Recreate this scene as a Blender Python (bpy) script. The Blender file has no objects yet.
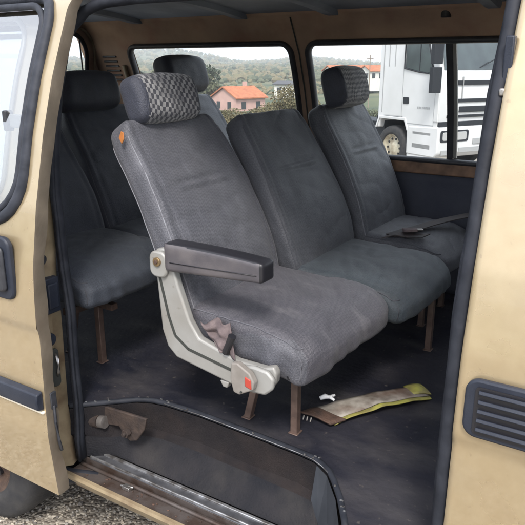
import bpy, bmesh, math, random
from mathutils import Vector, Matrix, noise
R = math.radians
random.seed(7)
scn = bpy.context.scene
C = scn.collection
# ------------------------------------------------------------------ camera
cam_d = bpy.data.cameras.new('camera'); cam = bpy.data.objects.new('camera', cam_d); C.objects.link(cam)
cam.location = (0, 0, 1.0)
cam.rotation_euler = (R(90 - 17.11), 0, R(32.22))
cam_d.sensor_width = 36; cam_d.lens = 640 / 525 * 36
cam_d.clip_start = 0.02; cam_d.clip_end = 9000
scn.camera = cam
# ------------------------------------------------------------------ world and sun
SUN_EL, SUN_AZ = R(50), R(150)        # azimuth clockwise from +Y
w = bpy.data.worlds.new('World'); scn.world = w; w.use_nodes = True
nt = w.node_tree; bg = nt.nodes['Background']
sky = nt.nodes.new('ShaderNodeTexSky'); sky.sky_type = 'NISHITA'; sky.sun_disc = False
sky.sun_elevation = SUN_EL; sky.sun_rotation = SUN_AZ
sky.air_density = 1.0; sky.dust_density = 4.0; sky.ozone_density = 1.0
ov = nt.nodes.new('ShaderNodeMix'); ov.data_type = 'RGBA'; ov.inputs[0].default_value = .6      # thin white overcast over the blue
nt.links.new(sky.outputs[0], ov.inputs[6]); ov.inputs[7].default_value = (7.6, 7.8, 8.2, 1)
nt.links.new(ov.outputs[2], bg.inputs[0]); bg.inputs[1].default_value = 0.14
sd = bpy.data.lights.new('sun', 'SUN'); sd.energy = 1.5; sd.angle = R(14); sd.color = (1, .95, .88)
sun = bpy.data.objects.new('sun', sd); C.objects.link(sun)
sdir = Vector((math.sin(SUN_AZ) * math.cos(SUN_EL), math.cos(SUN_AZ) * math.cos(SUN_EL), math.sin(SUN_EL)))
sun.rotation_euler = sdir.to_track_quat('Z', 'Y').to_euler()
sun.location = (3, -6, 8)
vs = scn.view_settings; vs.view_transform = 'Standard'; vs.look = 'None'; vs.gamma = 1; vs.exposure = 1.35
vs.use_curve_mapping = False
scn.cycles.max_bounces = 10; scn.cycles.transparent_max_bounces = 16

# ------------------------------------------------------------------ helpers
def tag(o, label=None, cat=None, group=None, kind=None):
    if label: o['label'] = label
    if cat: o['category'] = cat
    if group: o['group'] = group
    if kind: o['kind'] = kind
    return o

def empty(name, loc, label=None, cat=None, group=None, rz=0):
    o = bpy.data.objects.new(name, None); C.objects.link(o)
    o.location = loc; o.rotation_euler = (0, 0, rz); o.empty_display_size = .1
    return tag(o, label, cat, group)

class MB:
    """collects shapes, then links them as one mesh object"""
    def __init__(s): s.v = []; s.f = []; s.m = []
    def add(s, vs, fs, mi=0):
        b = len(s.v); s.v += [tuple(v) for v in vs]
        s.f += [tuple(i + b for i in f) for f in fs]; s.m += [mi] * len(fs); return s
    def box(s, c, d, mi=0, rot=None):
        vs = []
        for i in (-1, 1):
            for j in (-1, 1):
                for k in (-1, 1):
                    p = Vector((i * d[0] / 2, j * d[1] / 2, k * d[2] / 2))
                    if rot: p = rot @ p
                    vs.append(p + Vector(c))
        return s.add(vs, [(0, 1, 3, 2), (4, 6, 7, 5), (0, 4, 5, 1), (2, 3, 7, 6), (0, 2, 6, 4), (1, 5, 7, 3)], mi)
    def prism(s, poly, axis, a, b, mi=0, quad=False):
        """poly: 2-D points; axis 1: (x,z) along y; 2: (x,y) along z; 0: (y,z) along x"""
        def P(p, t):
            return ((t, p[0], p[1]), (p[0], t, p[1]), (p[0], p[1], t))[axis]
        n = len(poly); vs = [P(p, a) for p in poly] + [P(p, b) for p in poly]
        fs = [tuple(range(n - 1, -1, -1)), tuple(range(n, 2 * n))] + [(i, (i + 1) % n, n + (i + 1) % n, n + i) for i in range(n)]
        return s.add(vs, fs, mi)
    def tube(s, pts, r, n=8, mi=0, closed=False, flat=1.0, up=(0, 0, 1)):
        pts = [Vector(p) for p in pts]; m = len(pts); rings = []
        for i, p in enumerate(pts):
            if closed: t = pts[(i + 1) % m] - pts[i - 1]
            else: t = pts[min(i + 1, m - 1)] - pts[max(i - 1, 0)]
            t.normalize()
            u = Vector(up) - t * t.dot(Vector(up))
            if u.length < .05: u = Vector((1, 0, .3)) - t * t.dot(Vector((1, 0, .3)))
            u.normalize(); q = t.cross(u)
            rr = r[i] if isinstance(r, (list, tuple)) else r
            rings.append([p + (u * math.cos(a) * flat + q * math.sin(a)) * rr for a in [2 * math.pi * k / n for k in range(n)]])
        vs = [v for g in rings for v in g]; fs = []
        for i in range(m if closed else m - 1):
            for k in range(n):
                a = i * n + k; b = i * n + (k + 1) % n; c = ((i + 1) % m) * n + (k + 1) % n; d = ((i + 1) % m) * n + k
                fs.append((a, b, c, d))
        if not closed:
            fs.append(tuple(range(n - 1, -1, -1))); fs.append(tuple((m - 1) * n + k for k in range(n)))
        return s.add(vs, fs, mi)
    def ribbon(s, pts, wdir, w, t=.002, mi=0):
        """flat strap along pts, width along wdir"""
        pts = [Vector(p) for p in pts]; vs = []; n = len(pts)
        for i, p in enumerate(pts):
            wd = Vector(wdir[i] if isinstance(wdir, list) else wdir).normalized()
            tg = (pts[min(i + 1, n - 1)] - pts[max(i - 1, 0)]).normalized(); nn = tg.cross(wd).normalized()
            vs += [p - wd * w / 2 - nn * t / 2, p + wd * w / 2 - nn * t / 2, p + wd * w / 2 + nn * t / 2, p - wd * w / 2 + nn * t / 2]
        fs = [(3, 2, 1, 0), tuple(4 * (n - 1) + k for k in range(4))]
        for i in range(n - 1):
            for k in range(4):
                fs.append((4 * i + k, 4 * i + (k + 1) % 4, 4 * i + 4 + (k + 1) % 4, 4 * i + 4 + k))
        return s.add(vs, fs, mi)
    def ring(s, outer, inner, mi=0):
        n = len(outer)
        return s.add(list(outer) + list(inner), [(i, (i + 1) % n, n + (i + 1) % n, n + i) for i in range(n)], mi)
    def disc(s, c, r, axis, depth, n=24, mi=0):
        poly = [(math.cos(2 * math.pi * k / n) * r, math.sin(2 * math.pi * k / n) * r) for k in range(n)]
        if axis == 1: poly = [(p[0] + c[0], p[1] + c[2]) for p in poly]
        elif axis == 0: poly = [(p[0] + c[1], p[1] + c[2]) for p in poly]
        else: poly = [(p[0] + c[0], p[1] + c[1]) for p in poly]
        return s.prism(poly, axis, c[axis] - depth / 2, c[axis] + depth / 2, mi)
    def build(s, name, mats, parent=None, smooth=False, bevel=0, seg=2, sub=0, solid=0, angle=35, local=False):
        me = bpy.data.meshes.new(name)
        off = Vector((0, 0, 0))
        if parent is not None and not local:
            off = root_loc(parent)
        me.from_pydata([tuple(Vector(v) - off) for v in s.v], [], s.f)
        if not isinstance(mats, (list, tuple)): mats = [mats]
        for m in mats: me.materials.append(m)
        me.polygons.foreach_set('material_index', s.m)
        bm = bmesh.new(); bm.from_mesh(me); bmesh.ops.recalc_face_normals(bm, faces=bm.faces); bm.to_mesh(me); bm.free()
        o = bpy.data.objects.new(name, me); C.objects.link(o)
        if parent is not None: o.parent = parent
        if solid:
            md = o.modifiers.new('t', 'SOLIDIFY'); md.thickness = solid; md.offset = 0
        if bevel:
            md = o.modifiers.new('b', 'BEVEL'); md.width = bevel; md.segments = seg; md.limit_method = 'ANGLE'; md.angle_limit = R(30)
        if sub:
            md = o.modifiers.new('s', 'SUBSURF'); md.levels = sub; md.render_levels = sub
        if smooth or bevel:
            me.polygons.foreach_set('use_smooth', [True] * len(me.polygons))
            if not smooth or smooth == 'auto':
                try: me.set_sharp_from_angle(angle=R(angle))
                except Exception: pass
        return o

def root_loc(p):
    while p.parent is not None: p = p.parent
    return Vector(p.location)

def lerp_profile(tab):
    def f(z):
        if z <= tab[0][0]: return tab[0][1]
        for (a, b), (c, d) in zip(tab, tab[1:]):
            if z <= c: return b + (d - b) * (z - a) / (c - a)
        return tab[-1][1]
    return f

def grow(p, k=.025):
    cx = sum(a for a, b in p) / len(p); cz = sum(b for a, b in p) / len(p)
    return [(a + (k if a > cx else -k), b + (k if b > cz else -k)) for a, b in p]

def rrect(x0, x1, z0, z1, r, n=7):
    rs = r if isinstance(r, (list, tuple)) else [r] * 4   # corners: x1z1, x0z1, x0z0, x1z0
    pts = []
    for (cx, cz, a0, rr) in ((x1, z1, 0, rs[0]), (x0, z1, 90, rs[1]), (x0, z0, 180, rs[2]), (x1, z0, 270, rs[3])):
        sx = -1 if cx == x1 else 1; sz = -1 if cz == z1 else 1
        ox, oz = cx + sx * rr, cz + sz * rr
        for k in range(n):
            a = R(a0 + 90 * k / (n - 1)); pts.append((ox + rr * math.cos(a), oz + rr * math.sin(a)))
    return pts

def dens(poly, step=.06):
    out = []
    for i, p in enumerate(poly):
        q = poly[(i + 1) % len(poly)]; d = math.hypot(q[0] - p[0], q[1] - p[1]); k = max(1, int(d / step))
        for j in range(k): out.append((p[0] + (q[0] - p[0]) * j / k, p[1] + (q[1] - p[1]) * j / k))
    return out

def inside(poly, x, z):
    c = False; n = len(poly); j = n - 1
    for i in range(n):
        xi, zi = poly[i]; xj, zj = poly[j]
        if (zi > z) != (zj > z) and x < (xj - xi) * (z - zi) / (zj - zi) + xi: c = not c
        j = i
    return c

def sheet(mb, x0, x1, z0, z1, yf, holes=(), step=.012, mi=0):
    """curved body sheet over (x,z) with y = yf(z), leaving out the cells inside the holes"""
    nx = max(1, int(round((x1 - x0) / step))) if holes else max(1, int((x1 - x0) / .1)); nz = max(1, int(round((z1 - z0) / step)))
    idx = {}; vs = []; fs = []
    def V(i, k):
        if (i, k) not in idx:
            x = x0 + (x1 - x0) * i / nx; z = z0 + (z1 - z0) * k / nz
            idx[(i, k)] = len(vs); vs.append((x, yf(z), z))
        return idx[(i, k)]
    for i in range(nx):
        xc = x0 + (x1 - x0) * (i + .5) / nx
        for k in range(nz):
            zc = z0 + (z1 - z0) * (k + .5) / nz
            if any(inside(h, xc, zc) for h in holes): continue
            fs.append((V(i, k), V(i + 1, k), V(i + 1, k + 1), V(i, k + 1)))
    mb.add(vs, fs, mi); return mb

def soft_box(h, r, n=(12, 12, 6), deform=None):
    """rounded box as a grid, corner radius r, reshaped by deform(p, q) with q in [-1,1]^3"""
    hx, hy, hz = h; idx = {}; vs = []; fs = []
    def V(i, j, k):
        key = (i, j, k)
        if key in idx: return idx[key]
        q = Vector((2 * i / n[0] - 1, 2 * j / n[1] - 1, 2 * k / n[2] - 1))
        def sp(t): return math.sin(t * math.pi / 2) * .45 + t * .55
        p = Vector((sp(q.x) * hx, sp(q.y) * hy, sp(q.z) * hz))
        inn = Vector((max(-hx + r, min(hx - r, p.x)), max(-hy + r, min(hy - r, p.y)), max(-hz + r, min(hz - r, p.z))))
        d = p - inn
        if d.length > 1e-9: p = inn + d.normalized() * r
        qq = Vector((p.x / hx, p.y / hy, p.z / hz))
        if deform: p = deform(p, qq)
        idx[key] = len(vs); vs.append(tuple(p)); return idx[key]
    a, b, c = n
    for i in range(a):
        for j in range(b):
            fs.append((V(i, j, 0), V(i, j + 1, 0), V(i + 1, j + 1, 0), V(i + 1, j, 0)))
            fs.append((V(i, j, c), V(i + 1, j, c), V(i + 1, j + 1, c), V(i, j + 1, c)))
    for i in range(a):
        for k in range(c):
            fs.append((V(i, 0, k), V(i + 1, 0, k), V(i + 1, 0, k + 1), V(i, 0, k + 1)))
            fs.append((V(i, b, k), V(i, b, k + 1), V(i + 1, b, k + 1), V(i + 1, b, k)))
    for j in range(b):
        for k in range(c):
            fs.append((V(0, j, k), V(0, j, k + 1), V(0, j + 1, k + 1), V(0, j + 1, k)))
            fs.append((V(a, j, k), V(a, j + 1, k), V(a, j + 1, k + 1), V(a, j, k + 1)))
    return vs, fs

# ------------------------------------------------------------------ materials
def mat(name, col, rough=.6, metal=0, col2=None, nscale=8, nfac=(.35, .65), bump=0, bscale=200, coat=0, sheen=0, extra=None, spec=.5, detail=6):
    m = bpy.data.materials.new(name); m.use_nodes = True; t = m.node_tree; N = t.nodes; L = t.links
    b = N['Principled BSDF']; b.inputs['Base Color'].default_value = (*col, 1); b.inputs['Roughness'].default_value = rough
    b.inputs['Metallic'].default_value = metal; b.inputs['Coat Weight'].default_value = coat; b.inputs['Sheen Weight'].default_value = sheen
    b.inputs['Specular IOR Level'].default_value = spec
    tc = N.new('ShaderNodeTexCoord')
    out = None
    if col2:
        n = N.new('ShaderNodeTexNoise'); n.inputs['Scale'].default_value = nscale; n.inputs['Detail'].default_value = detail; L.new(tc.outputs['Object'], n.inputs['Vector'])
        r = N.new('ShaderNodeMapRange'); r.inputs[1].default_value = nfac[0]; r.inputs[2].default_value = nfac[1]; L.new(n.outputs[0], r.inputs[0])
        mx = N.new('ShaderNodeMix'); mx.data_type = 'RGBA'; mx.inputs[6].default_value = (*col, 1); mx.inputs[7].default_value = (*col2, 1)
        L.new(r.outputs[0], mx.inputs[0]); out = mx.outputs[2]; L.new(out, b.inputs['Base Color'])
        m['mx'] = mx.name
        r2 = N.new('ShaderNodeMapRange'); r2.inputs[3].default_value = max(.05, rough - .1); r2.inputs[4].default_value = min(1, rough + .1)
        L.new(n.outputs[0], r2.inputs[0]); L.new(r2.outputs[0], b.inputs['Roughness'])
    if bump:
        n2 = N.new('ShaderNodeTexNoise'); n2.inputs['Scale'].default_value = bscale; n2.inputs['Detail'].default_value = 3; L.new(tc.outputs['Object'], n2.inputs['Vector'])
        bp = N.new('ShaderNodeBump'); bp.inputs['Strength'].default_value = bump; bp.inputs['Distance'].default_value = .01
        L.new(n2.outputs[0], bp.inputs['Height']); L.new(bp.outputs[0], b.inputs['Normal'])
    if extra: extra(m, t, b, tc, out)
    return m

def add_layer(t, b, src, fac, col):
    """mix colour col over the present base colour by socket fac"""
    mx = t.nodes.new('ShaderNodeMix'); mx.data_type = 'RGBA'
    lk = b.inputs['Base Color'].links
    if lk: t.links.new(lk[0].from_socket, mx.inputs[6])
    else: mx.inputs[6].default_value = b.inputs['Base Color'].default_value
    mx.inputs[7].default_value = (*col, 1); t.links.new(fac, mx.inputs[0]); t.links.new(mx.outputs[2], b.inputs['Base Color'])

def noise_fac(t, tc, scale, lo, hi, detail=5, vec=None, stretch=None):
    n = t.nodes.new('ShaderNodeTexNoise'); n.inputs['Scale'].default_value = scale; n.inputs['Detail'].default_value = detail
    src = vec or tc.outputs['Object']
    if stretch:
        mp = t.nodes.new('ShaderNodeMapping'); mp.inputs['Scale'].default_value = stretch; t.links.new(src, mp.inputs[0]); src = mp.outputs[0]
    t.links.new(src, n.inputs['Vector'])
    r = t.nodes.new('ShaderNodeMapRange'); r.inputs[1].default_value = lo; r.inputs[2].default_value = hi; t.links.new(n.outputs[0], r.inputs[0])
    return r.outputs[0]

def fabric(name, a, b_, weave, stain=(.03, .03, .035), stain_amt=.5, light=None):
    """seat cloth: a fine woven chequer, worn and stained"""
    def ex(m, t, b, tc, out):
        N = t.nodes; L = t.links
        mp = N.new('ShaderNodeMapping'); mp.inputs['Rotation'].default_value = (R(45), R(20), R(45)); L.new(tc.outputs['Object'], mp.inputs[0])
        ck = N.new('ShaderNodeTexChecker'); ck.inputs['Scale'].default_value = weave; L.new(mp.outputs[0], ck.inputs['Vector'])
        ml = N.new('ShaderNodeMath'); ml.operation = 'MULTIPLY'; L.new(ck.outputs['Fac'], ml.inputs[0]); ml.inputs[1].default_value = .36
        add_layer(t, b, None, ml.outputs[0], (0.02, .022, .032))
        f = noise_fac(t, tc, 5, .52, .75)
        ms = N.new('ShaderNodeMath'); ms.operation = 'MULTIPLY'; L.new(f, ms.inputs[0]); ms.inputs[1].default_value = stain_amt * .7
        add_layer(t, b, None, ms.outputs[0], stain)
        g = noise_fac(t, tc, 9, .56, .8, stretch=(1, 2.5, 1))
        ms = N.new('ShaderNodeMath'); ms.operation = 'MULTIPLY'; L.new(g, ms.inputs[0]); ms.inputs[1].default_value = .28
        add_layer(t, b, None, ms.outputs[0], light or tuple(min(1, c * 2.0) for c in a))
    return mat(name, a, .50, 0, tuple((p + q) / 2 for p, q in zip(a, b_)), 14, bump=.35, bscale=380, sheen=.08, spec=.42, extra=ex)

def chequer(name, a, b_, scale, rot=(0, 0, 0)):
    def ex(m, t, b, tc, out):
        N = t.nodes; L = t.links
        mp = N.new('ShaderNodeMapping'); mp.inputs['Rotation'].default_value = rot; mp.inputs['Scale'].default_value = (.001, 1, .8); L.new(tc.outputs['Object'], mp.inputs[0])
        nz = N.new('ShaderNodeTexNoise'); nz.inputs['Scale'].default_value = 14; L.new(tc.outputs['Object'], nz.inputs['Vector'])
        vm = N.new('ShaderNodeVectorMath'); vm.operation = 'MULTIPLY_ADD'; vm.inputs[1].default_value = (.0, .02, .02); L.new(nz.outputs['Color'], vm.inputs[0]); L.new(mp.outputs[0], vm.inputs[2])
        ck = N.new('ShaderNodeTexChecker'); ck.inputs['Scale'].default_value = scale; L.new(vm.outputs[0], ck.inputs['Vector'])
        ml = N.new('ShaderNodeMath'); ml.operation = 'MULTIPLY'; L.new(ck.outputs['Fac'], ml.inputs[0])
        f = noise_fac(t, tc, 30, .3, .8); r = N.new('ShaderNodeMapRange'); L.new(f, r.inputs[0]); r.inputs[3].default_value = .95; r.inputs[4].default_value = .15
        L.new(r.outputs[0], ml.inputs[1])
        add_layer(t, b, None, ml.outputs[0], b_)
    return mat(name, a, .85, 0, tuple(c * 1.6 for c in a), 60, bump=.3, bscale=500, sheen=.3, extra=ex)

def glass(name, refl=.12, tint=(.9, .95, .95)):
    m = bpy.data.materials.new(name); m.use_nodes = True; t = m.node_tree; N = t.nodes; N.remove(N['Principled BSDF'])
    tr = N.new('ShaderNodeBsdfTransparent'); tr.inputs[0].default_value = (*tint, 1)
    gl = N.new('ShaderNodeBsdfGlossy'); gl.inputs['Roughness'].default_value = .03
    fr = N.new('ShaderNodeLayerWeight'); fr.inputs[0].default_value = .5
    pw = N.new('ShaderNodeMath'); pw.operation = 'POWER'; pw.inputs[1].default_value = 4.5; t.links.new(fr.outputs['Facing'], pw.inputs[0])
    sc_ = N.new('ShaderNodeMath'); sc_.operation = 'MULTIPLY_ADD'; sc_.inputs[1].default_value = .9; sc_.inputs[2].default_value = .04; t.links.new(pw.outputs[0], sc_.inputs[0])
    ad = N.new('ShaderNodeMath'); ad.operation = 'ADD'; ad.inputs[1].default_value = refl; ad.use_clamp = True
    mx = N.new('ShaderNodeMixShader'); t.links.new(sc_.outputs[0], ad.inputs[0]); t.links.new(ad.outputs[0], mx.inputs[0])
    t.links.new(tr.outputs[0], mx.inputs[1]); t.links.new(gl.outputs[0], mx.inputs[2]); t.links.new(mx.outputs[0], N['Material Output'].inputs[0])
    return m

def ex_dirt_low(col, amt=.5):
    def ex(m, t, b, tc, out):
        N = t.nodes; L = t.links
        f = noise_fac(t, tc, 7, .5, .8, 8)
        ml = N.new('ShaderNodeMath'); ml.operation = 'MULTIPLY'; L.new(f, ml.inputs[0]); ml.inputs[1].default_value = amt
        add_layer(t, b, None, ml.outputs[0], col)
    return ex

def scuff_ex(col, lo=.60, hi=.66, amt=.8, sc=38, st=(1, 1, 3)):
    def ex(m, t, b, tc, out):
        N = t.nodes; L = t.links
        f = noise_fac(t, tc, 6, .5, .75, 8); ml = N.new('ShaderNodeMath'); ml.operation = 'MULTIPLY'; L.new(f, ml.inputs[0]); ml.inputs[1].default_value = .5
        add_layer(t, b, None, ml.outputs[0], tuple(c * 1.6 for c in col))
        g = noise_fac(t, tc, sc, lo, hi, 6, stretch=st); ml = N.new('ShaderNodeMath'); ml.operation = 'MULTIPLY'; L.new(g, ml.inputs[0]); ml.inputs[1].default_value = amt
        add_layer(t, b, None, ml.outputs[0], col)
    return ex
M = {}
def paint_ex(m, t, b, tc, out):
    N = t.nodes; L = t.links
    ex_dirt_low((.36, .30, .21), .35)(m, t, b, tc, out)
    g = noise_fac(t, tc, 60, .70, .74, 3); ml = N.new('ShaderNodeMath'); ml.operation = 'MULTIPLY'; L.new(g, ml.inputs[0]); ml.inputs[1].default_value = .5
    add_layer(t, b, None, ml.outputs[0], (.30, .23, .15))
    h = noise_fac(t, tc, 9, .3, .8, 8); r = N.new('ShaderNodeMapRange'); L.new(h, r.inputs[0]); r.inputs[3].default_value = .22; r.inputs[4].default_value = .46
    L.new(r.outputs[0], b.inputs['Roughness'])
M['gold'] = mat('gold_paint', (.45, .36, .225), .26, .55, (.425, .335, .205), 30, coat=1.0, bump=.03, bscale=700, extra=paint_ex)
M['gold_dirty'] = mat('gold_paint_dirty', (.27, .215, .135), .55, .1, (.13, .085, .05), 14, (.45, .75), bump=.1, bscale=60, extra=ex_dirt_low((.10, .055, .03), .8))
M['rubber'] = mat('rubber', (.012, .014, .020), .66, 0, (.024, .027, .036), 20, bump=.12, bscale=60, spec=.25)
M['rubber_grey'] = mat('rubber_weathered', (.016, .019, .027), .62, 0, (.034, .038, .05), 25, bump=.08, bscale=150, spec=.3)
M['black_plastic'] = mat('black_plastic', (.02, .022, .028), .5, 0, (.035, .037, .045), 30, bump=.06, bscale=400)
M['blue_plastic'] = mat('blue_grey_plastic', (.014, .018, .030), .5, 0, (.024, .029, .043), 12, bump=.08, bscale=300, spec=.35)
M['brown'] = mat('brown_lining', (.42, .29, .20), .8, 0, (.27, .18, .13), 6, (.3, .7), bump=.15, bscale=90, extra=ex_dirt_low((.26, .10, .07), .6))
M['brown_wood'] = mat('brown_strip', (.26, .15, .09), .6, 0, (.10, .058, .038), 18, (.35, .7), bump=.1, bscale=80)
M['vinyl'] = mat('dark_vinyl', (.04, .045, .068), .6, 0, (.058, .064, .085), 7, bump=.15, bscale=260, spec=.25)
M['ceiling'] = mat('painted_ceiling', (.17, .20, .25), .6, 0, (.11, .13, .165), 5, bump=.05, bscale=50)
M['rust'] = mat('rusty_steel', (.10, .058, .042), .75, .2, (.045, .03, .025), 25, (.35, .65), bump=.3, bscale=120)
M['rust_arm'] = mat('rusty_bracket', (.13, .082, .058), .7, .3, (.05, .033, .028), 22, (.35, .7), bump=.3, bscale=120)
M['leg'] = mat('brown_leg_paint', (.125, .085, .07), .55, .2, (.07, .045, .038), 30, (.35, .7), bump=.1, bscale=120)
M['silver'] = mat('grey_bracket_paint', (.30, .302, .295), .45, .2, (.235, .23, .215), 10, (.35, .75), bump=.04, bscale=300, extra=scuff_ex((.13, .115, .095), .66, .74, .6, 34, (1, 1, 2)))
M['alu'] = mat('aluminium_tread', (.50, .51, .53), .45, .8, (.17, .16, .155), 34, (.4, .62), bump=.1, bscale=160)
M['steel'] = mat('bare_steel', (.5, .5, .5), .35, .9, (.3, .27, .24), 40)
M['brass'] = mat('brass_bolt', (.28, .2, .11), .45, .8)
M['carpet'] = mat('step_carpet', (.016, .0155, .018), .95, 0, (.028, .025, .026), 9, bump=.5, bscale=500, extra=ex_dirt_low((.045, .034, .03), .6), spec=.05)
M['well_mat'] = mat('step_rubber_mat', (.010, .011, .015), .75, 0, (.024, .023, .026), 8, bump=.3, bscale=160, extra=ex_dirt_low((.06, .055, .05), .5), spec=.15)
M['groove'] = mat('dark_groove', (.03, .033, .03), .7)
M['arm_vinyl'] = mat('armrest_vinyl', (.055, .052, .062), .42, 0, (.085, .078, .085), 12, bump=.08, bscale=350, extra=scuff_ex((.11, .10, .10), .64, .74, .3, 40, (1, 1, 2)))
M['arm_black'] = mat('armrest_black', (.014, .014, .018), .4, bump=.05, bscale=300)
M['web'] = mat('mauve_webbing', (.16, .125, .125), .8, 0, (.09, .07, .075), 40, bump=.4, bscale=600)
M['web_black'] = mat('black_webbing', (.02, .018, .02), .6, 0, (.045, .035, .035), 25, bump=.3, bscale=600)
M['buckle'] = mat('buckle_plastic', (.23, .215, .20), .5, 0, (.17, .155, .14), 20, bump=.05, bscale=300)
M['red'] = mat('red_button', (.36, .045, .03), .45)
M['orange_tag'] = mat('orange_patch', (.30, .13, .035), .6, 0, (.4, .13, .03), 40)
F1 = fabric('cloth_grey', (.094, .096, .112), (.055, .058, .072), 150, stain_amt=.35)
F1c = fabric('cloth_grey_cushion', (.078, .076, .090), (.040, .040, .052), 150, stain_amt=.55, light=(.26, .25, .26))
F2 = fabric('cloth_blue_grey_shaded', (.064, .068, .080), (.042, .046, .056), 130, stain_amt=.4)  # same cloth as the near seat, dimmer light put into the darker colour
F2c = fabric('cloth_teal_grey', (.046, .060, .072), (.025, .035, .045), 130, stain_amt=.5)
F3 = fabric('cloth_worn_grey', (.080, .084, .098), (.048, .052, .062), 130, stain_amt=.3)
FB = fabric('cloth_dark', (.036, .040, .060), (.024, .027, .042), 130, stain_amt=.4)
FBc = fabric('cloth_dark_cushion', (.044, .053, .070), (.028, .034, .048), 130, stain_amt=.4)
HR = chequer('headrest_chequer', (.012, .014, .024), (.34, .34, .345), 92, (R(10), 0, 0))
HRs = fabric('headrest_side_cloth', (.04, .045, .065), (.03, .034, .05), 130, stain_amt=.2)
HR3 = chequer('headrest_chequer_small', (.035, .035, .045), (.36, .35, .34), 105, (R(45), 0, 0))
PIPE = mat('welt_piping', (.2, .205, .23), .7, 0, (.12, .12, .14), 50)
PIPEM = mat('grey_piping', (.11, .112, .13), .7, 0, (.07, .07, .085), 50)
PIPED = mat('dark_piping', (.05, .053, .065), .7)
G = glass('window_glass', .02, (.93, .96, .95))
GD = glass('door_glass', .38, (.85, .88, .88))
GM = glass('rear_side_glass', .8, (.5, .55, .55))

# ------------------------------------------------------------------ ground
HPROF = lerp_profile([(0, -.6), (7, -.6), (11, -.85), (15, -1.27), (45, -3.4), (100, -6.9), (150, -6.0), (260, -6.0), (420, -3.0), (620, -.5), (800, 0)])
RIDGE = lerp_profile([(-70, 1.4), (-55, .7), (-48, .45), (-45, .9), (-42, 1.25), (-39, 1.28), (-36.5, .8), (-34.3, .25), (-31.5, .35), (-29, .7), (-27, .5), (-24, .25), (-21, .1), (-15, .6), (0, 1.2), (40, .6)])
def ground_z(x, y):
    d = math.hypot(x, y); az = math.degrees(math.atan2(x, y)); z = HPROF(d)
    n = noise.noise(Vector((x * .01, y * .01, 0)))
    if d > 20: z += min(1, (d - 20) / 100) * n * 2.2
    if d > 650:
        h = math.tan(R(RIDGE(az))) * 1500; k = min(1, (d - 650) / 850); k = k * k * (3 - 2 * k)
        z += k * (h + 6 * noise.noise(Vector((x * .004, y * .004, 3))))
    if d > 1500:
        z += (d - 1500) * -.01
    return z
mb = MB(); rad = [0, 1.5, 3, 4.5, 6, 7, 8.5, 10, 12, 15, 19, 24, 30, 38, 48, 60, 75, 90, 110, 135, 165, 200, 240, 290, 350, 420, 500, 600, 700, 820, 950, 1100, 1250, 1400, 1500, 1650, 2000, 2600]
NA = 240; vs_ = [(0, 0, -.6)]; fs_ = []
for r_ in rad[1:]:
    for a in range(NA):
        t_ = 2 * math.pi * a / NA; x, y = r_ * math.sin(t_), r_ * math.cos(t_); vs_.append((x, y, ground_z(x, y)))
for a in range(NA): fs_.append((0, 1 + a, 1 + (a + 1) % NA))
for i in range(len(rad) - 2):
    for a in range(NA):
        p = 1 + i * NA + a; q = 1 + i * NA + (a + 1) % NA; fs_.append((p, p + NA, q + NA, q))
mb.add(vs_, fs_)
def ground_ex(m, t, b, tc, out):
    N = t.nodes; L = t.links
    # fine gravel stones
    vo = N.new('ShaderNodeTexVoronoi'); vo.inputs['Scale'].default_value = 75; L.new(tc.outputs['Object'], vo.inputs['Vector'])
    add = N.new('ShaderNodeSeparateColor'); L.new(vo.outputs['Color'], add.inputs[0])
    rmp = N.new('ShaderNodeValToRGB'); L.new(add.outputs[0], rmp.inputs[0])
    rmp.color_ramp.elements[0].color = (.12, .10, .08, 1); rmp.color_ramp.elements[1].color = (.48, .44, .37, 1)
    e = rmp.color_ramp.elements.new(.55); e.color = (.24, .215, .18, 1)
    # vegetation further out
    sx = N.new('ShaderNodeVectorMath'); sx.operation = 'LENGTH'; L.new(tc.outputs['Object'], sx.inputs[0])
    nz = N.new('ShaderNodeTexNoise'); nz.inputs['Scale'].default_value = .05; nz.inputs['Detail'].default_value = 8; L.new(tc.outputs['Object'], nz.inputs['Vector'])
    r = N.new('ShaderNodeValToRGB'); L.new(nz.outputs[0], r.inputs[0])
    r.color_ramp.elements[0].position = .35; r.color_ramp.elements[0].color = (.035, .055, .03, 1)
    r.color_ramp.elements[1].position = .68; r.color_ramp.elements[1].color = (.17, .13, .09, 1)
    e = r.color_ramp.elements.new(.5); e.color = (.085, .10, .045, 1)
    mr = N.new('ShaderNodeMapRange'); mr.inputs[1].default_value = 22; mr.inputs[2].default_value = 34; L.new(sx.outputs['Value'], mr.inputs[0])
    mx = N.new('ShaderNodeMix'); mx.data_type = 'RGBA'; L.new(mr.outputs[0], mx.inputs[0]); L.new(rmp.outputs[0], mx.inputs[6]); L.new(r.outputs[0], mx.inputs[7])
    L.new(mx.outputs[2], b.inputs['Base Color'])
    bp = N.new('ShaderNodeBump'); bp.inputs['Strength'].default_value = .8; bp.inputs['Distance'].default_value = .012; bp.invert = True
    L.new(vo.outputs['Distance'], bp.inputs['Height']); L.new(bp.outputs[0], b.inputs['Normal'])
MG = mat('gravel_and_fields', (.3, .27, .22), .95, extra=ground_ex)
tag(mb.build('ground', MG, smooth=True), kind='structure')
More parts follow.
